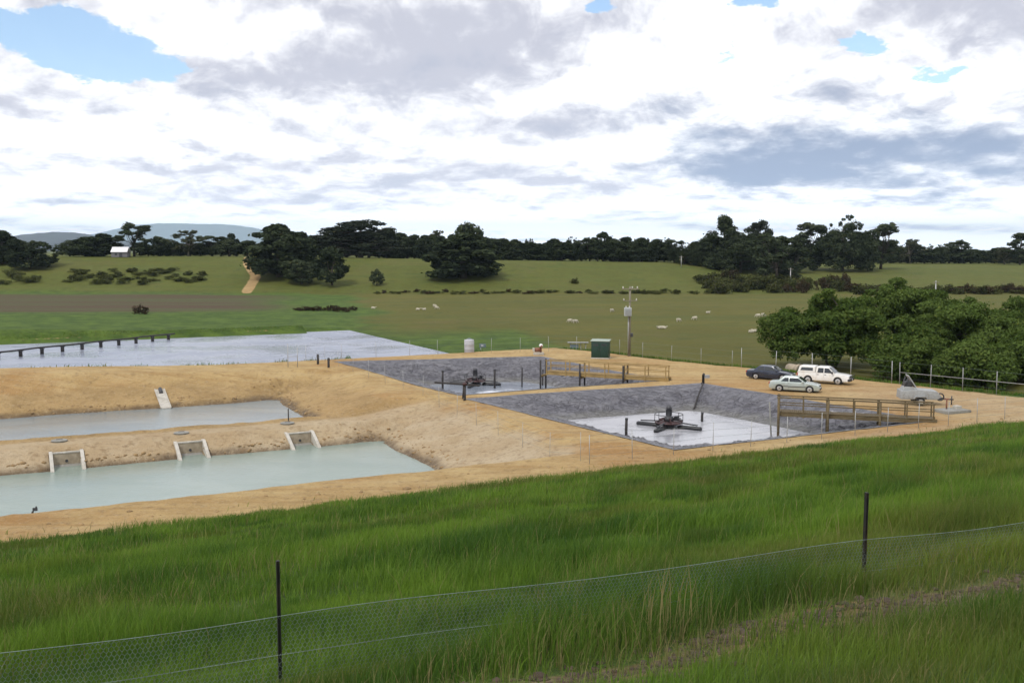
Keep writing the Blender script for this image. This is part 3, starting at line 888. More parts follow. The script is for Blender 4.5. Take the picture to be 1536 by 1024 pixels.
def grass_material():
    m, t, out = new_mat('long_grass_blade')
    s = t.sep(t.attr('var').outputs['Color'])
    c = t.mix(s[0], rgb(.036, .096, .014), rgb(.165, .278, .030))
    c = t.mix(t.math('MULTIPLY', s[2], .75), c, rgb(.155, .140, .035))
    c = t.mix(s[1], c, rgb(.27, .215, .10))
    d = t.node('ShaderNodeBsdfPrincipled'); t.put(d.inputs['Base Color'], c); d.inputs['Roughness'].default_value = .6
    d.inputs['Specular IOR Level'].default_value = .25
    tr = t.node('ShaderNodeBsdfTranslucent'); t.put(tr.inputs[0], t.mix(.5, c, rgb(.12, .20, .015)))
    mx = t.node('ShaderNodeMixShader'); mx.inputs[0].default_value = .35
    t.l.new(d.outputs[0], mx.inputs[1]); t.l.new(tr.outputs[0], mx.inputs[2]); t.l.new(mx.outputs[0], out.inputs[0])
    return m
M['grass'] = grass_material()
gme2 = mesh_np('grass', np.concatenate(VV), np.concatenate(FF), False, {'var': np.concatenate(CC)})
tag(link('grass', gme2, M['grass']), kind='stuff')

# weeds along the lagoon's near lip, the banks and the foot of the rear fence
n = 9000
wp = rng.uniform(-12, 36, n); wq = 112.6 + rng.normal(0, .45, n)
k = vnoise(wp / 1.6, wp * 0, 5) > .34
wp, wq = wp[k], wq[k]
hh = rng.uniform(.15, .60, len(wp)) * (.4 + vnoise(wp / 1.3, wp * 0, 6))
P1 = blades(wp, wq, hh, rng.uniform(.05, .10, len(wp)), (rng.uniform(0, 1, len(wp)) < .12).astype(float) * .7)
n = 16000
bq = rng.uniform(40, 111, n); bp = plat_edge(bq) + np.abs(rng.normal(0, 2.6, n)) + .4
P2 = blades(bp, bq, rng.uniform(.15, .5, n), rng.uniform(.04, .09, n), (rng.uniform(0, 1, n) < .12).astype(float) * .6)
n = 5000
cp = rng.uniform(-30, 47, n); cq = rng.normal(162.6, .6, n)
P3 = blades(cp, cq, rng.uniform(.05, .15, n), rng.uniform(.08, .14, n), (rng.uniform(0, 1, n) < .25).astype(float) * .6)
n = 5000
dq = rng.uniform(112, 160, n); dp = rng.normal(51.5, .8, n)
P4 = blades(dp, dq, rng.uniform(.2, .6, n), rng.uniform(.06, .12, n), np.zeros(n))
off = 0; VV, FF, CC = [], [], []
for V, F, c in (P1, P2, P3, P4):
    c = c.copy(); c[:, 0] *= .55
    VV.append(V); FF.append(F + off); CC.append(c); off += len(V)
tag(link('weeds', mesh_np('weeds', np.concatenate(VV), np.concatenate(FF), False, {'var': np.concatenate(CC)}), M['grass']), kind='stuff')

# clods and stones of the eroded banks
def clods(track=False):
    V, F, off = [], [], 0
    ico = bmesh.new(); bmesh.ops.create_icosphere(ico, subdivisions=1, radius=1)
    iv = np.array([tuple(v.co) for v in ico.verts]); fi = np.array([[v.index for v in f.verts] for f in ico.faces]); ico.free()
    spots = []
    for i in range(520): # along the water lines
        u = random.random()
        if u < .4: spots.append((random.uniform(-6, 27), random.gauss(76.2, .25)))
        elif u < .55: spots.append((random.gauss(27.6, .5), random.uniform(62, 76)))
        elif u < .8: spots.append((random.uniform(-6, 24), random.gauss(98.2, .4)))
        elif u < .9: spots.append((random.gauss(24.4, .5), random.uniform(86, 98)))
        elif u < .95: spots.append((random.gauss(25.5, 1.2), random.gauss(77, .6)))
        else: spots.append((random.gauss(24, 1.4), random.gauss(100.5, 1.3)))
    for i in range(130): spots.append((random.uniform(-5, 80), random.uniform(49, 52.5)))

    if track:
        spots = []
        for i in range(1800):
            pp = random.uniform(-2, 14); spots.append((pp, float(track_q(pp)) - (float(fbm(np.array([pp / 2.2]), np.array([7 / 2.2]), 41, 4)[0]) - .5) * .9 + random.gauss(0, .20)))
    for p, q in spots:
        r = (abs(random.gauss(.04, .05)) + .025) * (.38 if track else 1)
        x, y = xy(p, q); z = float(height(np.array([p]), np.array([q]))[0])
        sc = np.array([random.uniform(.8, 1.5), random.uniform(.8, 1.4), random.uniform(.5, .9)]) * r
        V.append(iv * sc * (1 + np.array([[random.uniform(-.25, .25)] for _ in iv])) + np.array([x, y, z])); F.append(fi + off); off += len(iv)
    return mesh_np('clods', np.concatenate(V), np.concatenate(F))
M['clod'] = paint('earth_clod', (.30, .20, .095), .95, var=.35, scale=1.5)
tag(link('clods', clods(), M['clod']), kind='stuff')
M['soil'] = paint('dark_soil_crumb', (.075, .052, .036), .95, var=.4, scale=5)
tag(link('soil_crumbs', clods(True), M['soil']), kind='stuff')

# ------------------------------------------------------------------ compound fences
def fence_run(pts, step, label, h=1.8, rail=False, strands=4, r=.024, mat='galv'):
    """posts and wires along a line of (x, y)"""
    x0, y0 = pts[0]
    t = thing('compound_fence', label, 'fence', (x0, y0, hz(x0, y0)))
    z0 = t.location.z
    tops = []
    for i in range(len(pts) - 1):
        (ax, ay), (bx, by) = pts[i], pts[i + 1]
        L = math.hypot(bx - ax, by - ay); n_ = max(1, round(L / step))
        for k in range(n_ + (1 if i == len(pts) - 2 else 0)):
            u = k / n_; tops.append((ax + (bx - ax) * u, ay + (by - ay) * u))
    tips = []
    for x, y in tops:
        g = hz(x, y); lx, ly = random.uniform(-.05, .05), random.uniform(-.05, .05); hh_ = h + random.uniform(-.08, .08)
        mb = MB(); mb.tube([(x - x0, y - y0, g - .3 - z0), (x - x0 + lx, y - y0 + ly, g + hh_ - z0)], r, 6)
        mb.build('post', M[mat], t)
        tips.append((x - x0, y - y0, g - z0, hh_, lx, ly))
    for s_ in range(strands):
        u = .25 + .73 * s_ / max(1, strands - 1)
        mb = MB(); mb.tube([(a + e * u, b + f * u, c + d_ * u) for a, b, c, d_, e, f in tips], .006, 4)
        mb.build('strand', M['wire'], t)
    if rail:
        mb = MB(); mb.tube([(a, b, c + 1.15) for a, b, c, d_, e, f in tips], .034, 6)
        mb.build('rail', M['rail_pale'], t)
    return t
fence_run([xy(31.5, 51.4), xy(81, 50.6)], 3.1, 'thin grey post and wire fence between the grassy bank and the foamy basin')
fence_run([xy(31.5, 52.5), xy(33.3, 83), xy(31.8, 108.5)], 4.4, 'thin post fence on the bare crest between the earth ponds and the lined basins', r=.016)
fence_run([xy(30.5, 111.6), xy(43, 111.3), xy(53, 109.6), xy(63.8, 107.4), xy(67.3, 98), xy(72.5, 88)], 3.6, 'thin post fence behind the rear basin and the green cabinet, facing the sheep paddock', r=.022, strands=3)
fence_run([xy(73, 87), xy(77.6, 70), ], 4.2, 'tall grey post fence under the willows behind the parked cars', h=2.2, r=.038)
fence_run([xy(77.8, 69.2), xy(80.5, 57), xy(84, 44)], 3.4, 'pale posts with one white pipe rail, beyond the grey trailer', h=2.1, r=.038, rail=True, strands=2, mat='rail_pale')

# a gate frame by the lagoon
gx_, gy_ = at(432, 545, .9).xy
g_ = thing('lagoon_gate', 'pale pipe gate frame standing on the lip of the lagoon', 'gate', (gx_, gy_, hz(gx_, gy_) - .05), R(10))
for dx in (0, 1.0): MB().tube([(dx, 0, 0), (dx, 0, 2.6 - .4 * dx)], .04, 6).build('post', M['galv'], g_)
MB().tube([(0, 0, 1.2), (1.0, 0, 1.2)], .03, 6).build('rail', M['galv'], g_)

# ------------------------------------------------------------------ walkways
def walkway(R0, L0, width, mat, label, piers, bays, mids):
    R0, L0 = Vector(R0), Vector(L0)
    d_ = (L0 - R0); L = Vector((d_.x, d_.y, 0)).length
    t = thing('walkway', label, 'walkway', R0, math.atan2(d_.y, d_.x))
    dz = d_.z
    zz = lambda x: dz * x / L
    hw = width / 2
    for s in (-1, 1):
        MB().bar((-.2, s * hw, -.14), (L, s * hw, dz - .14), .09, .36).build('bearer', mat, t)
    mb = MB(); n_ = int(L / .16)
    for i in range(n_):
        x = (i + .5) * L / n_
        mb.box((x, 0, zz(x) + .035), (.145, width + .16, .045), m=Matrix.Rotation(random.uniform(-.01, .01), 3, 'Z'))
    mb.build('deck', mat, t)
    for s in (-1, 1):
        for i in range(bays + 1):
            x = .08 + (L - .16) * i / bays
            MB().box((x, s * (hw + .085), zz(x) + .40), (.10, .07, 1.55)).build('post', mat, t)
        MB().bar((-.05, s * (hw + .02), 1.16), (L + .05, s * (hw + .02), dz + 1.16), .17, .09).build('handrail', mat, t)
        for hh_ in mids:
            MB().bar((0, s * (hw + .03), hh_), (L, s * (hw + .03), dz + hh_), .03, .075).build('mid_rail', mat, t)
    for x, dep, top in piers:
        for s in (-1, 1):
            MB().tube([(x, s * (hw + .22), -dep), (x, s * (hw + .22), top)], .10, 8).build('pier', M['timber_dark'] if mat == M['timber_dark'] else M['post_dark'], t)
        MB().bar((x, -hw - .2, -.38), (x, hw + .2, -.38), .12, .2).build('crosshead', mat, t)
    return t, L
tw, Lw = walkway(at(1400, 627.5, .22), at(1166, 616, .32), 1.15, M['timber_dark'],
                 'weathered dark timber walkway with railings reaching over the foamy basin', [(3.9, 2.0, 1.12), (7.7, 2.6, 1.12), (11.4, 2.7, 1.35)], 6, (.60,))
MB().tube([(11.9, .85, -2.2), (12.1, .75, .9)], .06, 8).build('raking_strut', M['concrete_grey'], tw)
tw2, Lw2 = walkway(at(1002, 566.5, .30), at(822, 556, .42), 1.15, M['timber_gold'],
                   'yellow timber walkway with railings reaching over the rear basin', [(4.4, 1.6, 1.1), (9.0, 2.4, 1.1), (13.3, 2.6, 1.3)], 6, (.60,))

# ------------------------------------------------------------------ aerators and their moorings
def aerator(c, rz, label, s=1.0):
    t = thing('floating_aerator', label, 'aerator', (c[0], c[1], WB), rz)
    for a in (0, 90, 180, 270):
        dv = Vector((math.cos(R(a)), math.sin(R(a)), 0))
        MB().tube([dv * .8 + Vector((0, 0, .10)), dv * .95 + Vector((0, 0, .12)), dv * 2.75 + Vector((0, 0, .12)), dv * 2.85 + Vector((0, 0, .10))], [.12, .19, .19, .13], 12).build('float', M['aer_dark'], t)
        MB().bar(dv * .4 + Vector((0, 0, .52)), dv * 2.5 + Vector((0, 0, .40)), .12, .10).build('float_arm', M['steel_dark'], t)
    MB().lathe((0, 0, 0), [(.95, .38), (1.14, .41), (1.16, .46), (1.10, .50), (.6, .56)], 24).build('deck', M['aer_maroon'], t)
    MB().lathe((0, 0, 0), [(.50, -.6), (.50, .40)], 20).build('draft_tube', M['steel_dark'], t)
    mo = MB().lathe((0, 0, 0), [(.40, .58), (.40, .85), (.26, .95), (.20, 1.0), (.20, 1.55), (.23, 1.57), (.23, 1.70), (.16, 1.80), (.08, 1.84)], 20).build('motor', M['steel_dark'], t)
    fins = MB()
    for k in range(14):
        a = 2 * math.pi * k / 14
        fins.box((math.cos(a) * .22, math.sin(a) * .22, 1.27), (.07, .02, .50), a)
    fins.build('cooling_fins', M['steel_dark'], mo)
    MB().box((.62, .1, .82), (.30, .30, .34)).build('terminal_box', M['aer_dark'], t)
    ring = MB(); ring.tube([(1.15 * math.cos(2 * math.pi * k / 24), 1.15 * math.sin(2 * math.pi * k / 24), 1.12) for k in range(25)], .03, 6, False)
    ring.build('guard_rail', M['aer_dark'], t)
    for k in range(8):
        a = 2 * math.pi * (k + .5) / 8
        MB().tube([(1.15 * math.cos(a), 1.15 * math.sin(a), .55), (1.15 * math.cos(a), 1.15 * math.sin(a), 1.12)], .025, 6).build('stanchion', M['aer_dark'], t)
    for k in range(5):
        a = 2 * math.pi * (k + .2) / 5
        MB().bar((.35 * math.cos(a), .35 * math.sin(a), .80), (1.1 * math.cos(a), 1.1 * math.sin(a), .55), .07, .10).build('gusset', M['aer_maroon'], t)
    return t
a1 = at(1003, 641, WB); a2 = at(713, 577, WB)
aerator(a1.xy, R(-31), 'dark floating aerator with four arms and ring rail on white foamy water')
aerator(a2.xy, R(-12), 'dark maroon floating aerator on the rear basin beside the mooring posts')

def mooring_post(px, pyt, pyb, z, label, group, r=.11):
    b = at(px, pyb, z); D = b.y
    h = (pyb - pyt) / FPX * D
    t = thing('mooring_post', label, 'post', b)
    MB().tube([(0, 0, -1.2), (0, 0, h * .6), (.02, 0, h)], [r, r, r * .92], 10).build('shaft', M['post_dark'], t)
    MB().lathe((.02, 0, 0), [(r * 1.05, h - .12), (r * 1.05, h), (r * .8, h + .03)], 10).build('cap', M['steel_dark'], t)
    return t
mooring_post(664, 555, 586, WB, 'dark mooring post in the rear basin, nearest the earth pond bank', 'p')
mooring_post(742, 553, 582, WB, 'dark mooring post in the rear basin, just beyond the maroon aerator', 'p')
mooring_post(783, 551, 580, WB, 'dark mooring post in the rear basin, midway between aerator and yellow walkway', 'p', .08)
mooring_post(814, 554, 578, WB, 'slim dark mooring post beside the end of the yellow walkway', 'p', .08)
mooring_post(1053, 618, 632, WB, 'short dark mooring post beside the dark pipe in the foamy basin', 'p')
mooring_post(939, 626, 668, WB, 'tall grey mooring post in foamy water, standing apart near the bank', 'p')

# dark pipe running down the far wall of the near basin
pa, pb = at(1055, 566, .6), at(1041, 612, WB + .2)
t = thing('inlet_pipe', 'dark pipe running down the liner into the foamy basin', 'pipe', pa)
mid = (pb - pa) * .38 + Vector((0, 0, .15))
MB().tube([(0, 0, -.7), (0, 0, .25), (.02, -.1, .35)], .13, 10).build('stand_post', M['post_dark'], t)
q0_, q1_ = at(1054, 577, .15) - pa, at(1041, 613, WB + .15) - pa
MB().tube([q0_ + Vector((0, .5, .1)), q0_, q0_ * .5 + q1_ * .5 + Vector((0, 0, .12)), q1_], .085, 10).build('pipe_run', M['post_dark'], t)
MB().box((.35, 0, .1), (.5, .22, .3)).build('valve_box', M['galv'], t)

# two dark corner posts by the lagoon road
for px, pyt, pyb, lab in ((477, 531, 546, 'dark timber post on the lagoon road, a step from the lagoon gate'), (493, 536, 550.5, 'dark timber post at the tip of the rear liner')):
    b = at(px, pyb, .5); b.z = hz(b.x, b.y); hh_ = (pyb - pyt) / FPX * b.y
    t = thing('timber_post', lab, 'post', b)
    MB().tube([(0, 0, -.4), (0, 0, hh_)], [.14, .12], 9).build('shaft', M['post_dark'], t)
    MB().box((0, 0, hh_ * .8), (.30, .06, .10)).build('cleat', M['steel_dark'], t)

# valve stand at the corner of the near basin
b = at(697, 600, 0); b.z = hz(b.x, b.y)
t = thing('valve_stand', 'dark T-shaped valve stand with a long beam between the two liners', 'valve stand', b, R(8))
MB().tube([(0, 0, -.3), (0, 0, 1.35)], .12, 10).build('column', M['post_dark'], t)
MB().tube([(-.18, 0, .15), (-.10, 0, 1.35)], .05, 8).build('brace', M['post_dark'], t)
MB().bar((-2.6, .1, 1.62), (1.3, -.05, 1.30), .16, .14).build('beam', M['post_dark'], t)
MB().lathe((0, 0, 0), [(.20, 1.36), (.22, 1.42), (.22, 1.52), (.10, 1.60)], 14).build('valve_head', M['aer_maroon'], t)

# ------------------------------------------------------------------ concrete works of the earth ponds
def headwall(px, py, label):
    """spillway with two sloping wing walls at the foot of the parting bank"""
    b = at(px, py, W3)
    p0, q0 = pq(b.x, b.y)
    x, y = xy(p0, 76.1)
    t = thing('spillway', label, 'spillway', (x, y, W3), TH)
    for s in (-1, 1):
        mb = MB()
        poly = [(-1.05, -.6), (-1.05, .03), (-.9, .12), (1.0, 1.0), (1.5, 1.0), (1.5, .2), (1.2, -.6)]
        n_ = len(poly)
        vs = [(s * 1.02 - .12, yy, zz) for yy, zz in poly] + [(s * 1.02 + .12, yy, zz) for yy, zz in poly]
        mb.add(vs, [tuple(range(n_)), tuple(range(2 * n_ - 1, n_ - 1, -1))] + [(i, n_ + i, n_ + (i + 1) % n_, (i + 1) % n_) for i in range(n_)])
        mb.build('wing_wall', M['concrete'], t, bevel=.015)
    mb = MB()
    mb.add([(-.9, -.3, -.25), (.9, -.3, -.25), (.9, .98, .10), (-.9, .98, .10), (-.9, -.3, -.5), (.9, -.3, -.5), (.9, .98, -.3), (-.9, .98, -.3)],
           [(0, 1, 2, 3), (7, 6, 5, 4), (0, 4, 5, 1), (1, 5, 6, 2), (2, 6, 7, 3), (3, 7, 4, 0)])
    mb.build('apron', M['concrete_grey'], t)
    MB().box((0, 1.10, .10), (1.8, .2, 1.6)).build('head_wall', M['concrete_tan'], t, bevel=.015)
    MB().box((0, 1.10, .93), (1.8, .26, .10)).build('coping', M['concrete'], t, bevel=.01)
    MB().tube([(0, .94, .34), (0, 1.04, .34)], .10, 14).build('outlet_pipe', M['steel_dark'], t)
    return t
headwall(102, 703, 'white concrete spillway on the front pond, farthest from the lined basins')
headwall(291, 687, 'white concrete spillway on the front pond, middle one of the three')
headwall(457, 671, 'white concrete spillway on the front pond, closest to the lined basins')

def chamber(px, py, label, post=False):
    b = at(px, py, -1.15)
    b.z = hz(b.x, b.y)
    t = thing('pit_chamber', label, 'pit cover', b, TH)
    MB().lathe((0, 0, 0), [(.54, -.5), (.54, .02), (.50, .04)], 24).build('ring', M['concrete_grey'], t)
    lid = MB().lathe((0, 0, 0), [(.58, .04), (.58, .10), (.53, .12)], 24).build('lid', M['concrete_grey'], t)
    MB().tube([(-.2, 0, .13), (-.2, 0, .18), (.2, 0, .18), (.2, 0, .13)], .02, 6).build('handle', M['steel_dark'], lid)
    if post:
        MB().tube([(.15, .2, .2), (.15, .2, 1.2)], .05, 8).build('spindle', M['post_dark'], t)
    return t
chamber(89, 661, 'low round grey pit cover on the dividing bank, farthest from the lined basins')
chamber(272, 649, 'low round grey pit cover on the dividing bank, behind the middle spillway')
chamber(431, 634.5, 'low round grey pit cover with an upright spindle on the dividing bank', True)

b0, b1 = at(245, 607, W4 + .1), at(237, 591, -.5)
b0.z = W4 - .1
p0, q0 = pq(b0.x, b0.y)
x, y = xy(p0, 97.2)
t = thing('inlet_ramp', 'pale concrete inlet ramp with a dark pipe mouth on the tan bank', 'ramp', (x, y, W4), TH)
mb = MB(); zt = 3.1 * .305 + .22
mb.add([(-.42, -.5, .08), (.42, -.5, .08), (.32, 3.0, zt + .24), (-.52, 3.0, zt + .24), (-.42, -.5, -.5), (.42, -.5, -.5), (.32, 3.0, zt - .3), (-.52, 3.0, zt - .3)],
       [(0, 1, 2, 3), (7, 6, 5, 4), (0, 4, 5, 1), (1, 5, 6, 2), (2, 6, 7, 3), (3, 7, 4, 0)])
mb.build('slab', M['concrete'], t)
for s in (-1, 1):
    MB().bar((s * .43, -.5, .06), (s * .43 - .1, 3.0, zt + .24), .08, .14).build('kerb', M['concrete'], t)
MB().tube([(-.05, 2.2, 1.10), (-.05, 3.0, 1.45)], .18, 12).build('pipe_mouth', M['steel_dark'], t)

for px, py, z, hgt, lab in ((48, 779, W3, .75, 'small dark stake at the near edge of the front pond'),
                            (58, 508, WL, .8, 'dark stake at the far edge of the lagoon')):
    b = at(px, py, z)
    t = thing('stake', lab, 'stake', b)
    MB().tube([(0, 0, -.8), (.05, 0, hgt * .6), (.28, .02, hgt)], [.07, .06, .05], 7).build('rod', M['post_dark'], t)
    MB().box((.2, 0, hgt * .8), (.26, .05, .18), .2).build('plate', M['steel_dark'], t)

# the pipe on trestles crossing the lagoon
s0, s1 = at(-60, 545, WL), at(262, 508.5, WL)
t = thing('lagoon_pipeline', 'dark pipeline on short trestles crossing the lagoon', 'pipeline', s0)
dv = s1 - s0; Lb = dv.length
MB().tube([dv * (i / 24) + Vector((0, 0, .86 + .03 * math.sin(i))) for i in range(25)], .11, 8).build('pipe', M['post_dark'], t)
nn = 11
for i in range(nn):
    c = dv * ((i + .6) / nn)
    tr_ = MB().box((c.x, c.y, .26), (.34, .34, 1.0), math.atan2(dv.y, dv.x)).build('trestle', M['post_dark'], t, bevel=.03)
    MB().box((c.x, c.y, .73), (.5, .5, .08), math.atan2(dv.y, dv.x)).build('cap_plate', M['steel_dark'], tr_)

# ------------------------------------------------------------------ equipment behind the rear basin
b = at(704, 530, .3); b.z = hz(b.x, b.y)
t = thing('water_tank', 'pale grey upright plastic tank behind the rear basin', 'tank', b)
MB().lathe((0, 0, 0), [(.58, 0), (.60, .05), (.60, .45), (.62, .5), (.60, .55), (.60, 1.0), (.62, 1.05), (.60, 1.1), (.60, 1.55), (.55, 1.65), (.2, 1.74)], 24).build('shell', M['tank'], t)
MB().lathe((0, 0, 0), [(.22, 1.73), (.22, 1.82), (.18, 1.84)], 16).build('lid', M['cab_blue'], t)
MB().tube([(.5, -.4, .1), (.75, -.6, .1)], .04, 8).build('outlet', M['steel_dark'], t)
b2 = at(721, 527, .0); b2.z = hz(b2.x, b2.y)
t = thing('meter_board', 'small grey meter board on a post behind the pale tank', 'meter board', b2)
MB().tube([(0, 0, -.2), (0, 0, 2.0)], .05, 8).build('post', M['galv'], t)
MB().box((.25, -.06, 1.75), (.85, .08, .5)).build('board', M['cab_blue'], t, bevel=.01)
MB().box((.2, -.13, 1.75), (.3, .06, .25)).build('meter', M['tank'], t, bevel=.01)

b = at(901, 537, .35); b.z = hz(b.x, b.y)
t = thing('electrical_kiosk', 'dark green sheet metal kiosk beside the power pole', 'kiosk', b, R(-14))
MB().box((0, 0, 1.05), (2.05, 1.3, 1.95)).build('body', M['shed_green'], t, bevel=.02)
MB().box((0, 0, .05), (2.15, 1.4, .14)).build('plinth', M['concrete'], t, bevel=.02)
rf = MB(); rf.add([(-1.12, -.75, 2.03), (1.12, -.75, 2.03), (1.12, .75, 2.14), (-1.12, .75, 2.14), (-1.12, -.75, 2.10), (1.12, -.75, 2.10), (1.12, .75, 2.21), (-1.12, .75, 2.21)],
                  [(3, 2, 1, 0), (4, 5, 6, 7), (0, 1, 5, 4), (1, 2, 6, 5), (2, 3, 7, 6), (3, 0, 4, 7)])
rf.build('roof', M['shed_trim'], t)
for s in (-1, 1):
    dr = MB().box((s * .50, -.665, 1.05), (.94, .03, 1.75)).build('door', M['shed_green'], t, bevel=.008)
    MB().box((s * .12, -.70, 1.05), (.04, .05, .22)).build('handle', M['steel_dark'], dr)
    lv = MB()
    for k in range(5): lv.box((s * .50, -.69, 1.5 + k * .06), (.6, .02, .03))
    lv.build('louvre', M['steel_dark'], dr)

b = at(867, 526, .0); b.z = hz(b.x, b.y)
t = thing('switchboard_frame', 'blue grey cabinet under a pale roofed frame, between pump and green kiosk', 'switchboard', b, R(-5))
for dx in (-1.0, 0.35, 1.0): MB().tube([(dx, 0, -.2), (dx, 0, 1.55)], .05, 8).build('post', M['galv'], t)
MB().box((0, 0, 1.60), (2.7, .9, .08)).build('canopy', M['rail_pale'], t, bevel=.01)
cb = MB().box((-.45, 0, .85), (1.0, .45, 1.0)).build('cabinet', M['cab_blue'], t, bevel=.02)
MB().box((-.45, -.235, .85), (.9, .02, .9)).build('door', M['cab_blue'], cb, bevel=.005)
MB().bar((.35, 0, .7), (1.0, 0, .7), .05, .05).build('rail', M['galv'], t)

b = at(808, 534, .3); b.z = hz(b.x, b.y)
t = thing('pump_set', 'rust red pump with a white cowl at the rear basin corner', 'pump', b, R(10))
MB().box((0, 0, .15), (1.2, .7, .3)).build('base', M['concrete'], t, bevel=.02)
MB().tube([(-.45, 0, .62), (.15, 0, .62)], .26, 14).build('casing', M['pump_red'], t)
MB().tube([(.25, 0, .3), (.25, 0, .95), (.30, -.3, 1.05)], .13, 12).build('riser', M['pump_red'], t)
MB().lathe((.28, 0, 0), [(.20, .98), (.24, 1.05), (.22, 1.22), (.1, 1.32)], 14).build('cowl', M['white'], t)
MB().box((-.62, 0, .62), (.2, .42, .42)).build('motor_end', M['concrete'], t, bevel=.03)

# ------------------------------------------------------------------ power poles
b = at(944, 536, .2); b.z = hz(b.x, b.y)
t = thing('power_pole', 'tall pale power pole with a transformer and crossarm beside the green kiosk', 'power pole', b)
H_ = 105 / FPX * b.y
MB().tube([(0, 0, -.5), (0, 0, H_)], [.16, .11], 12).build('shaft', M['pole_timber'], t)
ca = MB().bar((-1.0, -.15, H_ - .30), (1.0, -.15, H_ - .30), .10, .12).build('crossarm', M['pole_timber'], t)
for x in (-.85, .25, .85): MB().lathe((x, -.15, 0), [(.03, H_ - .24), (.09, H_ - .20), (.05, H_ - .12), (.09, H_ - .08), (.04, H_ - .0)], 10).build('insulator', M['insul'], ca)
cb = MB().bar((-.85, -.15, H_ - 1.7), (.85, -.15, H_ - 1.7), .08, .10).build('crossarm', M['pole_timber'], t)
for x in (-.75, .75): MB().lathe((x, -.15, 0), [(.05, H_ - 1.66), (.09, H_ - 1.6), (.05, H_ - 1.5), (.08, H_ - 1.44)], 10).build('insulator', M['insul'], cb)
trf = MB().box((-.28, -.35, H_ - 3.0), (.85, .62, 1.0)).build('transformer', M['transformer'], t, bevel=.06)
for x in (-.5, -.1): MB().lathe((x, -.35, 0), [(.04, H_ - 2.5), (.07, H_ - 2.42), (.04, H_ - 2.32)], 8).build('bushing', M['insul'], trf)
rad = MB()
for k in range(7): rad.box((-.62 + k * .11, -.70, H_ - 3.0), (.025, .10, .75))
rad.build('radiator', M['transformer'], trf)
MB().box((.24, -.1, 2.55), (.30, .24, .45)).build('meter_box', M['steel_dark'], t, bevel=.02)
MB().tube([(-.18, -.12, 0), (-.18, -.12, H_ - 3.4)], .05, 8).build('cable_duct', M['galv'], t)

for px, pyt, Y, lab in ((1186, 402, 345, 'plain thin power pole among the scrub at the paddock corner'),
                        (1022, 384, 392, 'thin pale power pole by the treeline, above the paddock corner'),
                        (1404, 421, 255, 'thin pale power pole standing up behind the willows')):
    tp = at_dist(px, pyt, Y); g = hz(tp.x, tp.y)
    t = thing('power_pole', lab, 'power pole', (tp.x, tp.y, g)); H_ = tp.z - g
    MB().tube([(0, 0, -.5), (0, 0, H_)], [.20, .15], 8).build('shaft', M['galv'], t)
    MB().bar((-.9, -.2, H_ - .4), (.9, -.2, H_ - .4), .14, .16).build('crossarm', M['pole_timber'], t)

# ------------------------------------------------------------------ trailer, pipe, slab at the right of the yard
b = at(1376, 606, 0); b.z = hz(b.x, b.y)
t = thing('machine_trailer', 'worn grey machine trailer with a raised hatch, behind the dark walkway', 'trailer', b, R(-8))
MB().prism([(-1.55, .50), (1.35, .50), (1.75, .75), (1.35, 1.22), (-.2, 1.32), (-1.5, 1.22)], -.85, .85).build('body', M['trailer_grey'], t, bevel=.06)
MB().prism([(-1.35, 1.24), (-.05, 1.30), (-.45, 1.50), (-1.2, 1.55)], -.6, .6).build('engine_cover', M['trailer_grey'], t, bevel=.04)
hb_ = MB(); hb_.slab([(-.30, -.55, 1.45), (-.30, .55, 1.45), (-.95, .5, 2.45), (-.95, -.5, 2.45)], .08)
hb_.build('hatch', M['trailer_grey'], t)
for s in (-1, 1): MB().tube([(-1.2, s * .45, 1.5), (-.92, s * .45, 2.3)], .05, 6).build('hatch_stay', M['steel_dark'], t)
MB().box((-.85, 0, 1.72), (.62, .7, .42)).build('engine', M['steel_dark'], t, bevel=.04)
for s in (-1, 1):
    wh = MB(); wh.tube([(0, s * .88, .36), (0, s * 1.06, .36)], .36, 20); wo_ = wh.build('wheel', M['rubber'], t, bevel=.02)
    MB().tube([(0, s * 1.05, .36), (0, s * 1.075, .36)], .20, 16).build('rim', M['galv'], wo_)
    MB().prism([(-.55, .60), (-.42, .80), (.42, .80), (.55, .60), (.50, .60), (.40, .75), (-.40, .75), (-.50, .60)], s * .86, s * 1.10).build('mudguard', M['trailer_grey'], t)
    MB().bar((1.4, s * .5, .55), (2.9, 0, .45), .08, .10).build('drawbar', M['steel_dark'], t)
MB().tube([(2.75, 0, -.02), (2.75, 0, .75)], .05, 8).build('jockey_stand', M['steel_dark'], t)
MB().tube([(1.62 + .3 * math.cos(k * .5), -.7 + .0 * k, .75 + .3 * math.sin(k * .5)) for k in range(14)], .06, 6).build('hose', M['steel_dark'], t)

b = at(1428, 618, 0); b.z = hz(b.x, b.y)
t = thing('valve_pit', 'low grey concrete slab with a short red valve, beside the grey trailer', 'valve pit', b, R(20))
MB().box((0, 0, .10), (2.4, 1.6, .26)).build('slab', M['concrete_grey'], t, bevel=.02)
MB().tube([(-.3, .3, .2), (-.3, .3, 1.05)], .06, 8).build('spindle', M['pump_red'], t)
MB().tube([(-.3 + .2 * math.cos(k * math.pi / 6), .3 + .2 * math.sin(k * math.pi / 6), 1.05) for k in range(13)], .025, 6, False).build('hand_wheel', M['pump_red'], t)
MB().box((.6, .1, .35), (.5, .5, .28)).build('box', M['concrete'], t, bevel=.02)

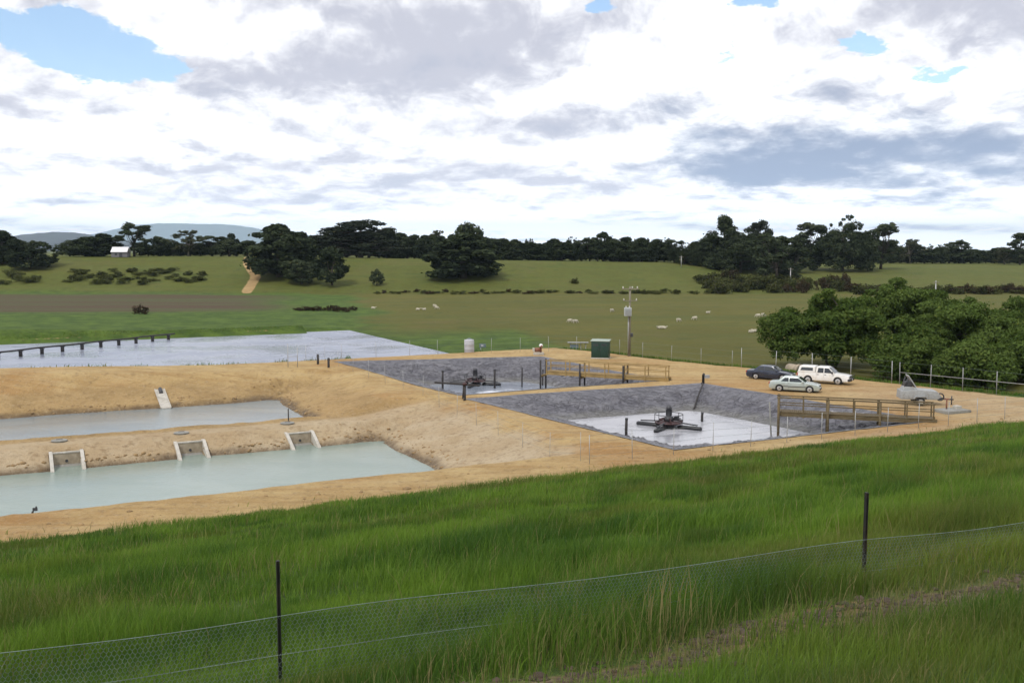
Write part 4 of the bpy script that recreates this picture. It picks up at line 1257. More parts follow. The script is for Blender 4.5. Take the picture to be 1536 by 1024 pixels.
b = at(1192, 557, -.2); b.z = hz(b.x, b.y)
t = thing('concrete_pipe', 'short tan concrete pipe lying by the fence behind the dark blue car', 'pipe', (b.x, b.y, b.z + .50), R(115))
n_ = 24; vs, fs = [], []
for x, r_ in ((-.9, .40), (-.9, .62), (.9, .62), (.9, .40)):
    for k in range(n_):
        vs.append((x, r_ * math.cos(2 * math.pi * k / n_), r_ * math.sin(2 * math.pi * k / n_)))
for i in range(4):
    for k in range(n_):
        fs.append((i * n_ + k, i * n_ + (k + 1) % n_, ((i + 1) % 4) * n_ + (k + 1) % n_, ((i + 1) % 4) * n_ + k))
MB().add(vs, fs, True).build('barrel', M['concrete_tan'], t)
cl_ = MB()
for xx in (-.88,):
    vs, fs = [], []
    for x, r_ in ((xx - .06, .60), (xx - .06, .70), (xx + .3, .70), (xx + .3, .615)):
        for k in range(n_): vs.append((x, r_ * math.cos(2 * math.pi * k / n_), r_ * math.sin(2 * math.pi * k / n_)))
    for i in range(3):
        for k in range(n_): fs.append((i * n_ + k, i * n_ + (k + 1) % n_, (i + 1) * n_ + (k + 1) % n_, (i + 1) * n_ + k))
    cl_.add(vs, fs, True)
cl_.build('socket', M['concrete_tan'], t)

# floating scraps in the foamy basin under the walkway
for px, py, lab in ((1243, 628, 'pale floating scrap of plastic under the dark walkway, close to its middle pier'), (1290, 634.5, 'pale floating scrap of plastic under the dark walkway, close to the near bank')):
    b = at(px, py, -.9); 
    b.z = hz(b.x, b.y) + .45
    t = thing('plastic_sheet', lab, 'plastic sheet', b, R(20))
    gxs = [(-.7 + .35 * i, -.3 + .3 * j, .05 + .07 * math.sin(i * 2.1 + j * 1.3)) for j in range(3) for i in range(5)]
    mb = MB(); mb.add(gxs, [(j * 5 + i, j * 5 + i + 1, j * 5 + i + 6, j * 5 + i + 5) for j in range(2) for i in range(4)], True)
    mb.add([(x, y, z - .03) for x, y, z in gxs], [(j * 5 + i + 5, j * 5 + i + 6, j * 5 + i + 1, j * 5 + i) for j in range(2) for i in range(4)], True)
    link('sheet', mb.mesh('sheet', fix=False), M['tank'], t)
# ------------------------------------------------------------------ cars
def arc_pts(cx, cz, r, a0, a1, n):
    return [(cx + r * math.cos(R(a0 + (a1 - a0) * i / n)), cz + r * math.sin(R(a0 + (a1 - a0) * i / n))) for i in range(n + 1)]

def wheel(t, x, y, r, wdt, rim_mat):
    s = 1 if y > 0 else -1
    o = MB().tube([(x, y - s * wdt, r), (x, y, r)], r, 26).build('wheel', M['rubber'], t, bevel=.03)
    rm = MB()
    rm.tube([(x, y - s * .02, r), (x, y + s * .012, r)], r * .66, 22)
    r_ = rm.build('rim', rim_mat, o, bevel=.01)
    hub = MB().tube([(x, y, r), (x, y + s * .03, r)], r * .18, 12).build('hub', M['steel_dark'], o)
    slots = MB()
    for k in range(7):
        a = 2 * math.pi * k / 7
        slots.box((x + math.cos(a) * r * .43, y + s * .014, r + math.sin(a) * r * .43), (r * .16, .012, r * .10), m=Matrix.Rotation(-a, 3, 'Y'))
    slots.build('rim_slots', M['steel_dark'], o)

def car_body(poly, w, L, ztop=.95, nose=.16):
    """side outline pulled to width, drawn in at nose, tail and shoulders"""
    def wy(x, z):
        a = max(0, (abs(x) - L * .36) / (L * .14))
        return w * (1 - nose * a * a) - .07 * max(0, (z - .62) / .35) - .05 * max(0, (.40 - z) / .2)
    mb = MB()
    mb.prism(poly, lambda x, z: -wy(x, z), wy)
    return mb, wy

def cabin(t, base, roof, wb, wr, zb, zr, mat, name='cabin'):
    """glasshouse: base (x rear, x front) at the belt, roof (x rear, x front), half widths at belt and roof"""
    (b0, b1), (r0, r1) = base, roof
    vs, fs = [], []
    rows = [(b0, b1, wb, zb), (b0 + (r0 - b0) * .9, b1 + (r1 - b1) * .9, wb + (wr - wb) * .86, zb + (zr - zb) * .88), (r0, r1, wr, zr - .02), (r0 + .25, r1 - .25, wr * .6, zr + .02)]
    for x0, x1, ww, z in rows:
        vs += [(x0, -ww, z), (x1, -ww, z), (x1, ww, z), (x0, ww, z)]
    for i in range(len(rows) - 1):
        for k in range(4):
            fs.append((i * 4 + k, i * 4 + (k + 1) % 4, i * 4 + 4 + (k + 1) % 4, i * 4 + 4 + k))
    n = len(rows) - 1
    fs += [(3, 2, 1, 0), (n * 4, n * 4 + 1, n * 4 + 2, n * 4 + 3)]
    o = MB().add(vs, fs).build(name, mat, t, bevel=.05)
    # where the side wall is at a height
    def yw(z): return wb + (wb + (wr - wb) * .86 - wb) * (z - zb) / ((zr - zb) * .88)
    return o, yw

def side_window(par, pts, yw, glass, name='window'):
    for s in (-1, 1):
        mb = MB()
        vs = [(x, s * (yw(z) - .02), z) for x, z in pts] + [(x, s * (yw(z) + .008), z) for x, z in pts]
        n = len(pts)
        mb.add(vs, [tuple(range(n)), tuple(range(2 * n - 1, n - 1, -1))] + [(i, n + i, n + (i + 1) % n, (i + 1) % n) for i in range(n)])
        mb.build(name, glass, par)

def cross_window(par, a, b, glass, name):
    """glass between two cross lines (x, half width, z), standing a little proud"""
    (x0, w0, z0), (x1, w1, z1) = a, b
    q = [(x0, -w0, z0), (x0, w0, z0), (x1, w1, z1), (x1, -w1, z1)]
    if x1 > x0: q.reverse()     # rear glass looks backwards
    mb = MB(); mb.slab(q, .012); mb.build(name, glass, par)

def sedan(label, x, y, rz, paintm, L=4.55, dark_trim=False):
    t = thing('parked_car', label, 'car', (x, y, hz(x, y) - .005), rz)
    h = L / 2; fx, rx, wr_ = 1.40, -1.30, .315
    poly = [(-h + .02, .34)] + [(-h, .52), (-h + .02, .74), (-h + .10, .90), (-1.50, .95), (-.6, .93), (.7, .91), (1.02, .90), (1.6, .82), (h - .22, .72), (h - .06, .62), (h, .48), (h - .02, .30), (h - .10, .22)]
    poly += arc_pts(fx, wr_, .37, -15, 195, 12)
    poly += [(1.0, .20), (-.9, .20)]
    poly += arc_pts(rx, wr_, .37, -15, 195, 12)
    poly += [(-h + .15, .24)]
    mb, wy = car_body(poly, .86, L)
    body = mb.build('body', paintm, t, bevel=.035)
    MB().box((.05, 0, .42), (L - .5, 1.45, .5)).build('underbody', M['plastic_dark'], t)
    cab, yw = cabin(t, (-1.62, 1.05), (-.98, .28), .765, .60, .90, 1.41, paintm)
    side_window(cab, [(-.42, .95), (.86, .95), (.34, 1.30), (-.42, 1.32)], yw, M['glass'])
    side_window(cab, [(-1.20, .96), (-.50, .95), (-.50, 1.32), (-.86, 1.30)], yw, M['glass'])
    cross_window(cab, (.99, .66, .95), (.40, .56, 1.34), M['glass'], 'windscreen')
    cross_window(cab, (-1.56, .64, .95), (-1.10, .55, 1.32), M['glass'], 'rear_screen')
    for s in (-1, 1):
        dr = MB()
        for xx in (-.46, .90, -1.08): dr.bar((xx, s * (wy(xx, .6) + .001), .30), (xx, s * (wy(xx, .86) + .001), .88), .012, .012)
        dr.build('door_gap', M['plastic_dark'], body)
        for xx in (-.30, -1.0): MB().box((xx, s * (wy(xx, .78) + .012), .79), (.16, .03, .035)).build('door_handle', M['plastic_dark'] if dark_trim else paintm, body)
        MB().box((-.2, s * (wy(0, .55) + .008), .53), (2.6, .025, .05)).build('rub_strip', M['plastic_dark'], body)
        mr = MB().box((.78, s * .90, .98), (.16, .20, .13)).build('mirror', paintm, t, bevel=.03)
        wheel(t, fx, s * .84, wr_, .21, M['chrome']); wheel(t, rx, s * .84, wr_, .21, M['chrome'])
        MB().box((h - .13, s * .52, .63), (.14, .36, .13)).build('headlight', M['lens'], t, bevel=.02)
        MB().box((-h + .03, s * .56, .76), (.10, .34, .16)).build('tail_light', M['red_lens'], t, bevel=.02)
    MB().box((h - .055, 0, .62), (.10, .62, .10)).build('grille', M['plastic_dark'], t, bevel=.01)
    MB().box((h - .01, 0, .34), (.10, 1.2, .12)).build('air_intake', M['plastic_dark'], t, bevel=.02)
    MB().box((h + .005, 0, .47), (.04, .38, .11)).build('number_plate', M['white'], t)
    MB().box((-h - .005, 0, .60), (.04, .38, .11)).build('number_plate', M['white'], t)
    return t

def ute(label, x, y, rz):
    L = 4.95; h = L / 2; fx, rx, wr_ = 1.45, -1.40, .36; pm = M['car_white']
    t = thing('parked_ute', label, 'pickup', (x, y, hz(x, y) - .005), rz)
    poly = [(-h + .02, .46), (-h, .70), (-h + .02, 1.08), (.9, 1.06), (1.15, 1.05), (1.9, .98), (h - .10, .90), (h, .78), (h, .48), (h - .06, .36)]
    poly += arc_pts(fx, wr_, .43, -5, 185, 12)
    poly += [(.98, .34), (-.95, .34)]
    poly += arc_pts(rx, wr_, .43, -5, 185, 12)
    poly += [(-h + .2, .40)]
    mb, wy = car_body(poly, .86, L, nose=.08)
    body = mb.build('body', pm, t, bevel=.03)
    MB().box((0, 0, .52), (L - .6, 1.4, .42)).build('underbody', M['plastic_dark'], t)
    cab, yw = cabin(t, (-.72, 1.18), (-.62, .45), .775, .64, 1.05, 1.68, pm)
    side_window(cab, [(.14, 1.10), (.98, 1.10), (.52, 1.55), (.14, 1.56)], yw, M['glass'])
    side_window(cab, [(-.52, 1.10), (.06, 1.10), (.06, 1.56), (-.46, 1.55)], yw, M['glass'])
    cross_window(cab, (1.13, .67, 1.11), (.58, .60, 1.60), M['glass'], 'windscreen')
    can, yw2 = cabin(t, (-2.44, -.74), (-2.26, -.76), .775, .66, 1.075, 1.69, pm, 'canopy')
    side_window(can, [(-2.18, 1.24), (-.96, 1.24), (-.96, 1.54), (-2.06, 1.54)], yw2, M['glass'])
    cross_window(can, (-2.43, .60, 1.16), (-2.30, .56, 1.58), M['glass'], 'rear_screen')
    for s in (-1, 1):
        dr = MB()
        for xx in (-.62, .10, 1.05): dr.bar((xx, s * (wy(xx, .6) + .001), .42), (xx, s * (wy(xx, 1.0) + .001), 1.03), .012, .012)
        dr.build('door_gap', M['plastic_dark'], body)
        for xx in (.24, -.46): MB().box((xx, s * (wy(xx, .9) + .012), .92), (.16, .03, .04)).build('door_handle', M['plastic_dark'], body)
        MB().box((.92, s * .93, 1.16), (.14, .20, .22)).build('mirror', M['plastic_dark'], t, bevel=.03)
        wheel(t, fx, s * .85, wr_, .23, M['chrome']); wheel(t, rx, s * .85, wr_, .23, M['chrome'])
        MB().prism(arc_pts(fx, wr_, .50, 5, 175, 10) + arc_pts(fx, wr_, .435, 175, 5, 10), s * .835, s * .885).build('wheel_flare', pm, body)
        MB().box((h - .03, s * .60, .78), (.10, .30, .18)).build('headlight', M['lens'], t, bevel=.02)
        MB().box((-h + .02, s * .76, .84), (.08, .14, .36)).build('tail_light', M['red_lens'], t, bevel=.01)
    MB().box((h + .02, 0, .50), (.26, 1.68, .24)).build('bumper', M['plastic_dark'], t, bevel=.04)
    MB().box((h + .005, 0, .78), (.04, .78, .17)).build('grille', M['plastic_dark'], t, bevel=.01)
    MB().box((-h - .03, 0, .50), (.16, 1.6, .16)).build('bumper', M['chrome'], t, bevel=.03)
    MB().box((h + .155, 0, .52), (.02, .38, .11)).build('number_plate', M['white'], t)
    bb = MB()
    bb.tube([(h + .20, -.55, .42), (h + .24, -.55, .95), (h + .24, .55, .95), (h + .20, .55, .42)], .035, 8)
    bb.build('bull_bar', M['plastic_dark'], t)
    return t

def ground_at(px, py):
    b = at(px, py, 0)
    for _ in range(4): b = at(px, py, hz(b.x, b.y))
    return b
c_ = ground_at(1196, 588); sedan('silver green sedan parked nearest the lined basins', c_.x, c_.y + .75, R(-24), M['car_silver'])
c_ = ground_at(1159, 570); sedan('dark blue sedan parked beside the white ute', c_.x, c_.y + .75, R(-31), M['car_navy'], 4.7, True)
c_ = ground_at(1240, 576); ute('white ute with a canopy over its tray, parked by the willows', c_.x, c_.y + .75, R(-30))

# ------------------------------------------------------------------ sheep
def sheep_mesh(name, lying):
    up = .30 if lying else .58
    nodes = [((-.42, 0, up), .20), ((-.12, 0, up + .03), .26), ((.22, 0, up + .02), .24), ((.42, 0, up + .04), .16)]
    edges = [(0, 1), (1, 2), (2, 3)]
    if lying: nodes += [((.58, 0, up + .20), .09), ((.72, 0, up + .22), .075), ((.86, 0, up + .16), .045)]
    else: nodes += [((.58, 0, up - .14), .09), ((.68, 0, up - .34), .075), ((.76, 0, up - .48), .045)]
    edges += [(3, 4), (4, 5), (5, 6)]
    nodes += [((-.60, 0, up - .05), .04)]; edges += [(0, 7)]
    for root, x, s in ((0, -.40, 1), (0, -.40, -1), (2, .26, 1), (2, .26, -1)):
        b = len(nodes)
        if lying: nodes += [((x, s * .24, .16), .07), ((x + .16, s * .28, .06), .04)]
        else: nodes += [((x, s * .13, .34), .07), ((x + .02, s * .13, .02), .035)]
        edges += [(root, b), (b, b + 1)]
    me = bpy.data.meshes.new(name + '_frame'); me.from_pydata([n[0] for n in nodes], edges, [])
    ob = bpy.data.objects.new(name + '_frame', me); COL.objects.link(ob)
    ob.modifiers.new('s', 'SKIN'); sb = ob.modifiers.new('b', 'SUBSURF'); sb.levels = 1
    if not me.skin_vertices: me.skin_vertices.new()
    for i, n in enumerate(nodes): me.skin_vertices[0].data[i].radius = (n[1], n[1])
    me.skin_vertices[0].data[1].use_root = True
    dg = bpy.context.evaluated_depsgraph_get()
    out = bpy.data.meshes.new_from_object(ob.evaluated_get(dg)); out.name = name
    bpy.data.objects.remove(ob)
    for p in out.polygons: p.use_smooth = True
    out.materials.append(M['wool'])
    return out
stand, lie = sheep_mesh('sheep', False), sheep_mesh('sheep_lying', True)
sheep_spots = [(560, 463, 1, 'cream sheep lying alone in the paddock, behind the lagoon bank bushes'), (627, 465, 1, 'cream sheep lying, first of the pair'), (636, 465, 1, ''), (652, 461, 0, ''), (655, 464, 0, ''),
               (855, 484, 0, ''), (863, 485, 0, ''), (918, 468, 0, ''), (989, 493, 1, ''), (996, 493, 1, ''), (1018, 483, 0, ''), (1042, 480, 0, ''), (1062, 470, 1, ''), (1137, 476, 0, ''), (1145, 475, 0, ''), (1127, 499, 1, ''), (1133, 498, 1, '')]
sheep_labels = ['cream sheep lying by itself, the one closest to the lagoon', 'cream sheep lying on the olive grass, first of the pair nearest the low brown bushes', 'cream sheep lying on the olive grass, second of the pair nearest the low brown bushes',
                'cream sheep grazing, further of the two upright sheep behind the pale tank', 'cream sheep grazing, nearer of the two upright sheep behind the pale tank',
                'cream sheep grazing behind the blue grey cabinet, nearer the pale tank', 'cream sheep grazing behind the blue grey cabinet, nearer the power pole',
                'single cream sheep grazing just left of the transformer pole', 'cream sheep lying with its mate just right of the transformer pole, nearer the pole', 'cream sheep lying with its mate just right of the transformer pole, further from the pole',
                'small cream sheep grazing alone between transformer pole and willows, nearer the pole', 'small cream sheep grazing alone between transformer pole and willows, further from the pole', 'single cream sheep lying far out towards the scrubby corner',
                'white sheep grazing, first of the bright pair left of the willow crown', 'white sheep grazing, second of the bright pair left of the willow crown', 'cream sheep lying low behind the dark blue car, nearer the pole', 'cream sheep lying low behind the dark blue car, nearer the willows']
for (px, py, ly, _), lab in zip(sheep_spots, sheep_labels):
    b = ground_at(px, py)
    o = bpy.data.objects.new('sheep', lie if ly else stand); COL.objects.link(o)
    o.location = (b.x, b.y, hz(b.x, b.y) - .02); o.rotation_euler = (0, 0, random.choice((0, math.pi)) + random.uniform(-.7, .7))
    o.scale = (.95, .95, .95)
    tag(o, lab, 'sheep', 'sheep in the paddock')

# ------------------------------------------------------------------ farm shed on the rise
tp = at_dist(181, 371, 395); g = hz(tp.x, tp.y)
t = thing('farm_shed', 'small farm shed with a pale iron roof among dark trees on the rise', 'shed', (tp.x, tp.y, g), R(6))
H_ = tp.z - g
Wd = 24 / FPX * 395 / 2
MB().box((0, 0, H_ * .26), (Wd * 1.9, 5, H_ * .52)).build('wall', M['wall_grey'], t)
rf = MB()
rf.prism([(-2.9, H_ * .50), (0, H_ * 1.0), (2.9, H_ * .50), (2.9, H_ * .54), (0, H_ * 1.05), (-2.9, H_ * .54)], -Wd, Wd)
ro = rf.build('roof', M['roof_white'], t)
ro.rotation_euler = (0, 0, math.pi / 2)
MB().box((.6, -2.53, H_ * .22), (1.2, .06, H_ * .42)).build('door', M['steel_dark'], t)
MB().box((-1.2, -2.53, H_ * .30), (.9, .06, H_ * .2)).build('window', M['glass'], t)

# ------------------------------------------------------------------ trees
def leaf_cards(clumps, size, seed, flat=0.0, elong=1.5):
    """clumps: (cx, cy, cz, rx, ry, rz, n); many small leaf sprays spread through each clump"""
    g = np.random.default_rng(seed)
    Vs, Cs = [], []
    for cx, cy, cz, rx, ry, rz_, n, tone in clumps:
        n = int(n)
        v = g.normal(size=(n, 3)); v /= np.linalg.norm(v, axis=1, keepdims=True)
        r = g.uniform(.25, 1, n) ** .45
        r *= 1 + np.where(g.uniform(0, 1, n) > .86, g.uniform(.1, .55, n), 0)
        pos = np.array([cx, cy, cz]) + v * r[:, None] * np.array([rx, ry, rz_])
        nrm = v * .9 + g.normal(size=(n, 3)) * .7 + np.array([0, 0, .35 + flat])
        nrm /= np.linalg.norm(nrm, axis=1, keepdims=True)
        a = np.cross(nrm, g.normal(size=(n, 3))); a /= np.linalg.norm(a, axis=1, keepdims=True) + 1e-9
        b = np.cross(nrm, a)
        s = size * g.uniform(.55, 1.3, n)[:, None]
        a = a * s * elong * .5; b = b * s * .5
        bend = nrm * s * .15
        Vs.append(np.stack([pos - a, pos - b * .9 + bend, pos + a, pos + b * .9 + bend], 1).reshape(-1, 3))
        tn = np.clip(tone + g.normal(0, .18, n), 0, 1)
        fr = (g.uniform(0, 1, n) < .06).astype(float) * g.uniform(.3, 1, n)
        Cs.append(np.repeat(np.stack([tn, fr, fr * 0, fr * 0 + 1], -1), 4, 0))
    V = np.concatenate(Vs); C_ = np.concatenate(Cs)
    F = np.arange(len(V)).reshape(-1, 4)
    return V, F, C_

def tree_proto(kind, seed, leaf, bark, size=.5, dens=1.0):
    """trunk and crown meshes of a tree about one unit = one metre, returned with its height and width"""
    rr = random.Random(seed)
    U = rr.uniform
    clumps = []; trunk = MB()
    def limb(a, b, r0, r1):
        a, b = Vector(a), Vector(b); m = (a + b) / 2 + Vector((U(-.06, .06), U(-.06, .06), -.05)) * (b - a).length
        trunk.tube([a, m, b], [r0, (r0 + r1) / 2, r1], 6)
    if kind == 'cypress':          # broad dense conifer, foliage to the ground
        H, Wd = 16.0, 14.0
        trunk.tube([(0, 0, -.5), (.1, 0, 5), (.2, .1, 14.5)], [.65, .5, .08], 8)
        for i in range(105):
            h = U(.02, 1) ** .85
            rad = Wd / 2 * (1 - h ** 2.2) ** .6 * U(.75, 1.12) * (.80 + .2 * min(1, h * 5)); a = U(0, 6.283)
            k = U(.35, .92)
            c = (math.cos(a) * rad * k, math.sin(a) * rad * k, .6 + h * (H - 1.8))
            s = U(.75, 2.2) * (1.15 - .5 * h)
            clumps.append((*c, s, s, s * U(.5, .8), 52 * dens * s, U(.2, .75)))
            if i % 4 == 0: limb((.1, 0, max(1, c[2] - 1.5)), c, .16, .05)
    elif kind == 'layered':        # flat sprays in tiers, light between them
        H, Wd = 16.0, 26.0
        trunk.tube([(0, 0, -.5), (.3, 0, 6), (.1, .2, 15)], [.7, .5, .10], 8)
        for lv in range(9):
            h = .16 + lv * .092 + U(-.03, .03)
            rad = Wd / 2 * (1 - max(0, h - .25) ** 1.6 * 1.05) * U(.8, 1.1)
            for k in range(14):
                a = U(0, 6.283); r = rad * U(.15, 1)
                c = (math.cos(a) * r, math.sin(a) * r, h * H + U(-.8, .8) + (1 - r / rad) * .9)
                s = U(.7, 1.7)
                clumps.append((*c, s * 1.25, s * 1.25, s * .50, 44 * dens * s, U(.1, .7)))
                limb((.2, 0, h * H - 1.2), c, .13, .04)
    elif kind == 'ragged':         # broad dark tree, uneven crest with sprigs standing out of it
        H, Wd = 16.0, 20.0
        trunk.tube([(0, 0, -.5), (.2, 0, 5), (0, .2, 12)], [.5, .36, .12], 8)
        for i in range(190):
            a = U(0, 6.283); r = math.sqrt(U(.01, 1))
            top = H * (1 - .50 * r ** 2.2) * (.84 + .16 * math.sin(a * 3 + r * 7 + seed) + U(-.08, .05))
            c = (math.cos(a) * r * Wd / 2, math.sin(a) * r * Wd / 2, top * (1 - .86 * U(0, 1) ** 1.5))
            s = U(.8, 1.8)
            clumps.append((*c, s, s, s * .75, 50 * dens * s, U(.1, .85)))
            if i % 5 == 0: limb((.1, 0, max(1, c[2] - U(1, 3))), c, .11, .03)
        for i in range(34):
            a = U(0, 6.283); r = math.sqrt(U(.01, .8))
            top = H * (1 - .50 * r ** 2.2) * (.86 + .16 * math.sin(a * 3 + r * 7 + seed))
            clumps.append((math.cos(a) * r * Wd / 2, math.sin(a) * r * Wd / 2, top + U(-.4, .5), .6, .6, U(.35, .6), 22 * dens, U(.2, .9)))
    elif kind == 'gum':            # open crown of separate leaf heads on visible limbs
        H, Wd = 15.0, 11.0
        trunk.tube([(0, 0, -.5), (.2, .1, 4), (.5, 0, 7.5)], [.34, .26, .18], 8)
        for i in range(30):
            a = U(0, 6.283); h = U(.16, .98); r = Wd / 2 * U(.1, .95) * math.sqrt(max(.08, 1 - ((h - .55) / .5) ** 2))
            c = (math.cos(a) * r, math.sin(a) * r, h * H)
            f = (U(.1, .5), U(-.2, .2), U(3.5, 7.2))
            limb(f, c, .11, .03)
            for j in range(3):
                s = U(.5, 1.1)
                clumps.append((c[0] + U(-1, 1), c[1] + U(-1, 1), c[2] + U(-.8, .9), s * 1.05, s * 1.05, s * .75, 60 * dens * s, U(.2, .9)))
    elif kind == 'pine':           # rounded heads carried high over a dense lower crown
        H, Wd = 17.0, 13.0
        trunk.tube([(0, 0, -.5), (-.2, 0, 8), (0, .1, 16)], [.45, .32, .10], 8)
        for i in range(66):
            h = U(.06, .97); r = Wd / 2 * math.sin(min(1, h * 1.15) * math.pi * .86 + .35) * U(.35, 1.0); a = U(0, 6.283)
            c = (math.cos(a) * r, math.sin(a) * r, h * H)
            s = U(.8, 1.7)
            clumps.append((*c, s * 1.1, s * 1.1, s * .80, 60 * dens * s, U(.1, .8)))
            if i % 2 == 0: limb((-.1, 0, c[2] - U(.8, 2.2)), c, .14, .04)
    elif kind == 'round':          # broadleaf, uneven round crown
        H, Wd = 10.0, 9.0
        trunk.tube([(0, 0, -.5), (.1, .1, 2), (.1, 0, 5)], [.35, .28, .16], 8)
        for i in range(44):
            h = U(.10, 1); a = U(0, 6.283)
            r = Wd / 2 * math.sqrt(max(0.05, 1 - (2 * (h - .42)) ** 2 * .75)) * U(.4, .92)
            c = (math.cos(a) * r, math.sin(a) * r, .4 + h * (H - 1.2)); s = U(.8, 1.5)
            clumps.append((*c, s, s, s * .75, 54 * dens * s, U(.1, .9)))
            if i % 4 == 0: limb((.1, 0, U(1.5, 4)), c, .12, .03)
    elif kind == 'scrub':          # low tangled bush
        H, Wd = 2.4, 4.2
        for i in range(5): limb((U(-.3, .3), U(-.3, .3), -.2), (U(-1.4, 1.4), U(-1, 1), U(.8, 1.9)), .06, .02)
        for i in range(16):
            a = U(0, 6.283); r = Wd / 2 * U(.1, .85); s = U(.4, .75)
            clumps.append((math.cos(a) * r, math.sin(a) * r, U(.25, 1.9) * (1.1 - r / Wd), s, s, s * .7, 40 * dens, U(.1, .9)))
    V, F, C_ = leaf_cards(clumps, size, seed)
    V[:, 2] = np.maximum(V[:, 2], .05)
    cm = mesh_np(kind + '_crown', V, F, False, {'var': C_}); cm.materials.append(leaf)
    tm = trunk.mesh(kind + '_trunk', fix=False); tm.materials.append(bark)
    lo, hi = np.percentile(V[:, 0], 1.5), np.percentile(V[:, 0], 98.5)
    return tm, cm, float(np.percentile(V[:, 2], 99.6)), float(hi - lo)

PROTO = {}
def protos(key, kind, seeds, leaf, bark, size, dens=1.0):
    PROTO[key] = [tree_proto(kind, s, leaf, bark, size, dens) for s in seeds]
protos('cypress', 'cypress', (11, 12, 13), M['leaf_dark'], M['bark'], .66, 2.1)
protos('layered', 'layered', (21, 22), M['leaf_layer'], M['bark'], .55, 1.5)
protos('ragged', 'ragged', (71, 72, 73), M['leaf_dark'], M['bark'], .50, 1.5)
protos('gum', 'gum', (31, 32, 33), M['leaf_gum'], M['bark'], .50, 1.3)
protos('palegum', 'gum', (34, 35), M['leaf_pale'], M['bark_pale'], .48, .9)
protos('pine', 'pine', (41, 42), M['leaf_dark'], M['bark'], .55, 1.7)
protos('round', 'round', (51, 52, 53), M['leaf_gum'], M['bark'], .46, 1.7)
protos('darkround', 'round', (54, 55, 56), M['leaf_dark'], M['bark'], .52, 1.9)
protos('scrub', 'scrub', (61, 62, 63), M['leaf_scrub'], M['bark'], .26)
protos('terrace', 'scrub', (66, 67, 68), M['leaf_terrace'], M['bark'], .20, 1.6)
protos('redscrub', 'scrub', (64, 65), M['leaf_red'], M['bark'], .26)
NAMES = {'cypress': ('cypress_tree', 'conifer'), 'layered': ('layered_conifer', 'conifer'), 'gum': ('gum_tree', 'gum tree'), 'palegum': ('gum_tree', 'gum tree'), 'pine': ('pine_tree', 'pine tree'), 'ragged': ('dark_pine', 'pine tree'),
         'round': ('broadleaf_tree', 'tree'), 'darkround': ('dark_tree', 'tree'), 'scrub': ('scrub_bush', 'bush'), 'redscrub': ('scrub_bush', 'bush'), 'terrace': ('scrub_bush', 'bush')}
def tree(key, px, pyt, wpx, Y, label, group=None, sink=0.0, n=None, parts_named=True):
    tp = at_dist(px, pyt, Y); g = hz(tp.x, tp.y) - sink
    lst = PROTO[key]; tm, cm, ph, pw = lst[(n if n is not None else random.randrange(len(lst))) % len(lst)]
    sz = max(.3, (tp.z - g) / ph); sx = wpx / FPX * Y / pw
    nm, cat = NAMES[key]
    t = thing(nm, label, cat, (tp.x, tp.y, g), random.uniform(0, 6.28), group)
    t.scale = (sx, sx, sz)
    a = bpy.data.objects.new('trunk', tm); COL.objects.link(a); a.parent = t
    b = bpy.data.objects.new('crown', cm); COL.objects.link(b); b.parent = t
    return t

# individual trees of the skyline
tree('cypress', 418, 338, 84, 350, 'huge dark cypress at the top of the pale dirt track', n=0)
tree('cypress', 450, 349, 46, 376, 'dark cypress half hidden behind the huge cypress by the track', n=1)
tree('round', 452, 391, 40, 338, 'small olive green bush tree at the foot of the huge cypress')
tree('darkround', 497, 371, 42, 336, 'dark round tree standing alone on the terrace foot beside the small olive bush tree', n=0)
tree('layered', 540, 331, 120, 412, 'wide tiered conifer, the tallest between the huge cypress and the dome-shaped cypress', n=0)
tree('layered', 500, 342, 80, 418, 'tiered conifer, lower neighbour of the widest tiered conifer', n=1)
tree('round', 565, 404, 20, 335, 'small lone green tree on the terrace grass beneath the dark row')
tree('cypress', 695, 352, 92, 345, 'dome-shaped dark cypress standing forward in the middle of the paddock edge', n=2)
tree('round', 700, 336, 50, 352, 'knobbly tree head rising out of the dome-shaped cypress', n=1)
tree('palegum', 656, 346, 34, 425, 'pale feathery gum in the dark row beside the knobbly tree')
tree('darkround', 905, 349, 36, 415, 'rounded dark tree head standing above the middle of the dark row', n=1)
tree('pine', 1088, 325, 66, 408, 'tallest rounded pine above the scrubby paddock corner', n=0)
tree('layered', 1138, 332, 52, 412, 'tiered pine standing beside the tallest rounded pine', n=1)
tree('ragged', 1112, 348, 92, 402, 'dark dense cypress under the tallest rounded pine', n=2)
tree('gum', 1168, 352, 62, 362, 'grey green gum with low foliage at the scrubby paddock corner', n=0)
tree('gum', 1219, 335, 60, 440, 'open gum with wispy head, beside the big dark pine on the upper field', n=1)
tree('ragged', 1266, 328, 88, 432, 'big dark ragged pine on the upper field edge', n=1)
tree('gum', 1323, 336, 56, 446, 'open gum with layered heads, away from the big ragged pine', n=2)
tree('palegum', 1366, 359, 40, 528, 'pale olive gum in the far row behind the upper field', n=0)
tree('gum', 1440, 361, 36, 532, 'small flat-topped gum in the far row behind the upper field', n=0)
tree('gum', 1532, 350, 40, 500, 'dark gum at the far end of the row behind the upper field', n=1)
tree('palegum', 1508, 371, 40, 505, 'pale brownish gum beside the dark gum ending the far row', n=1)
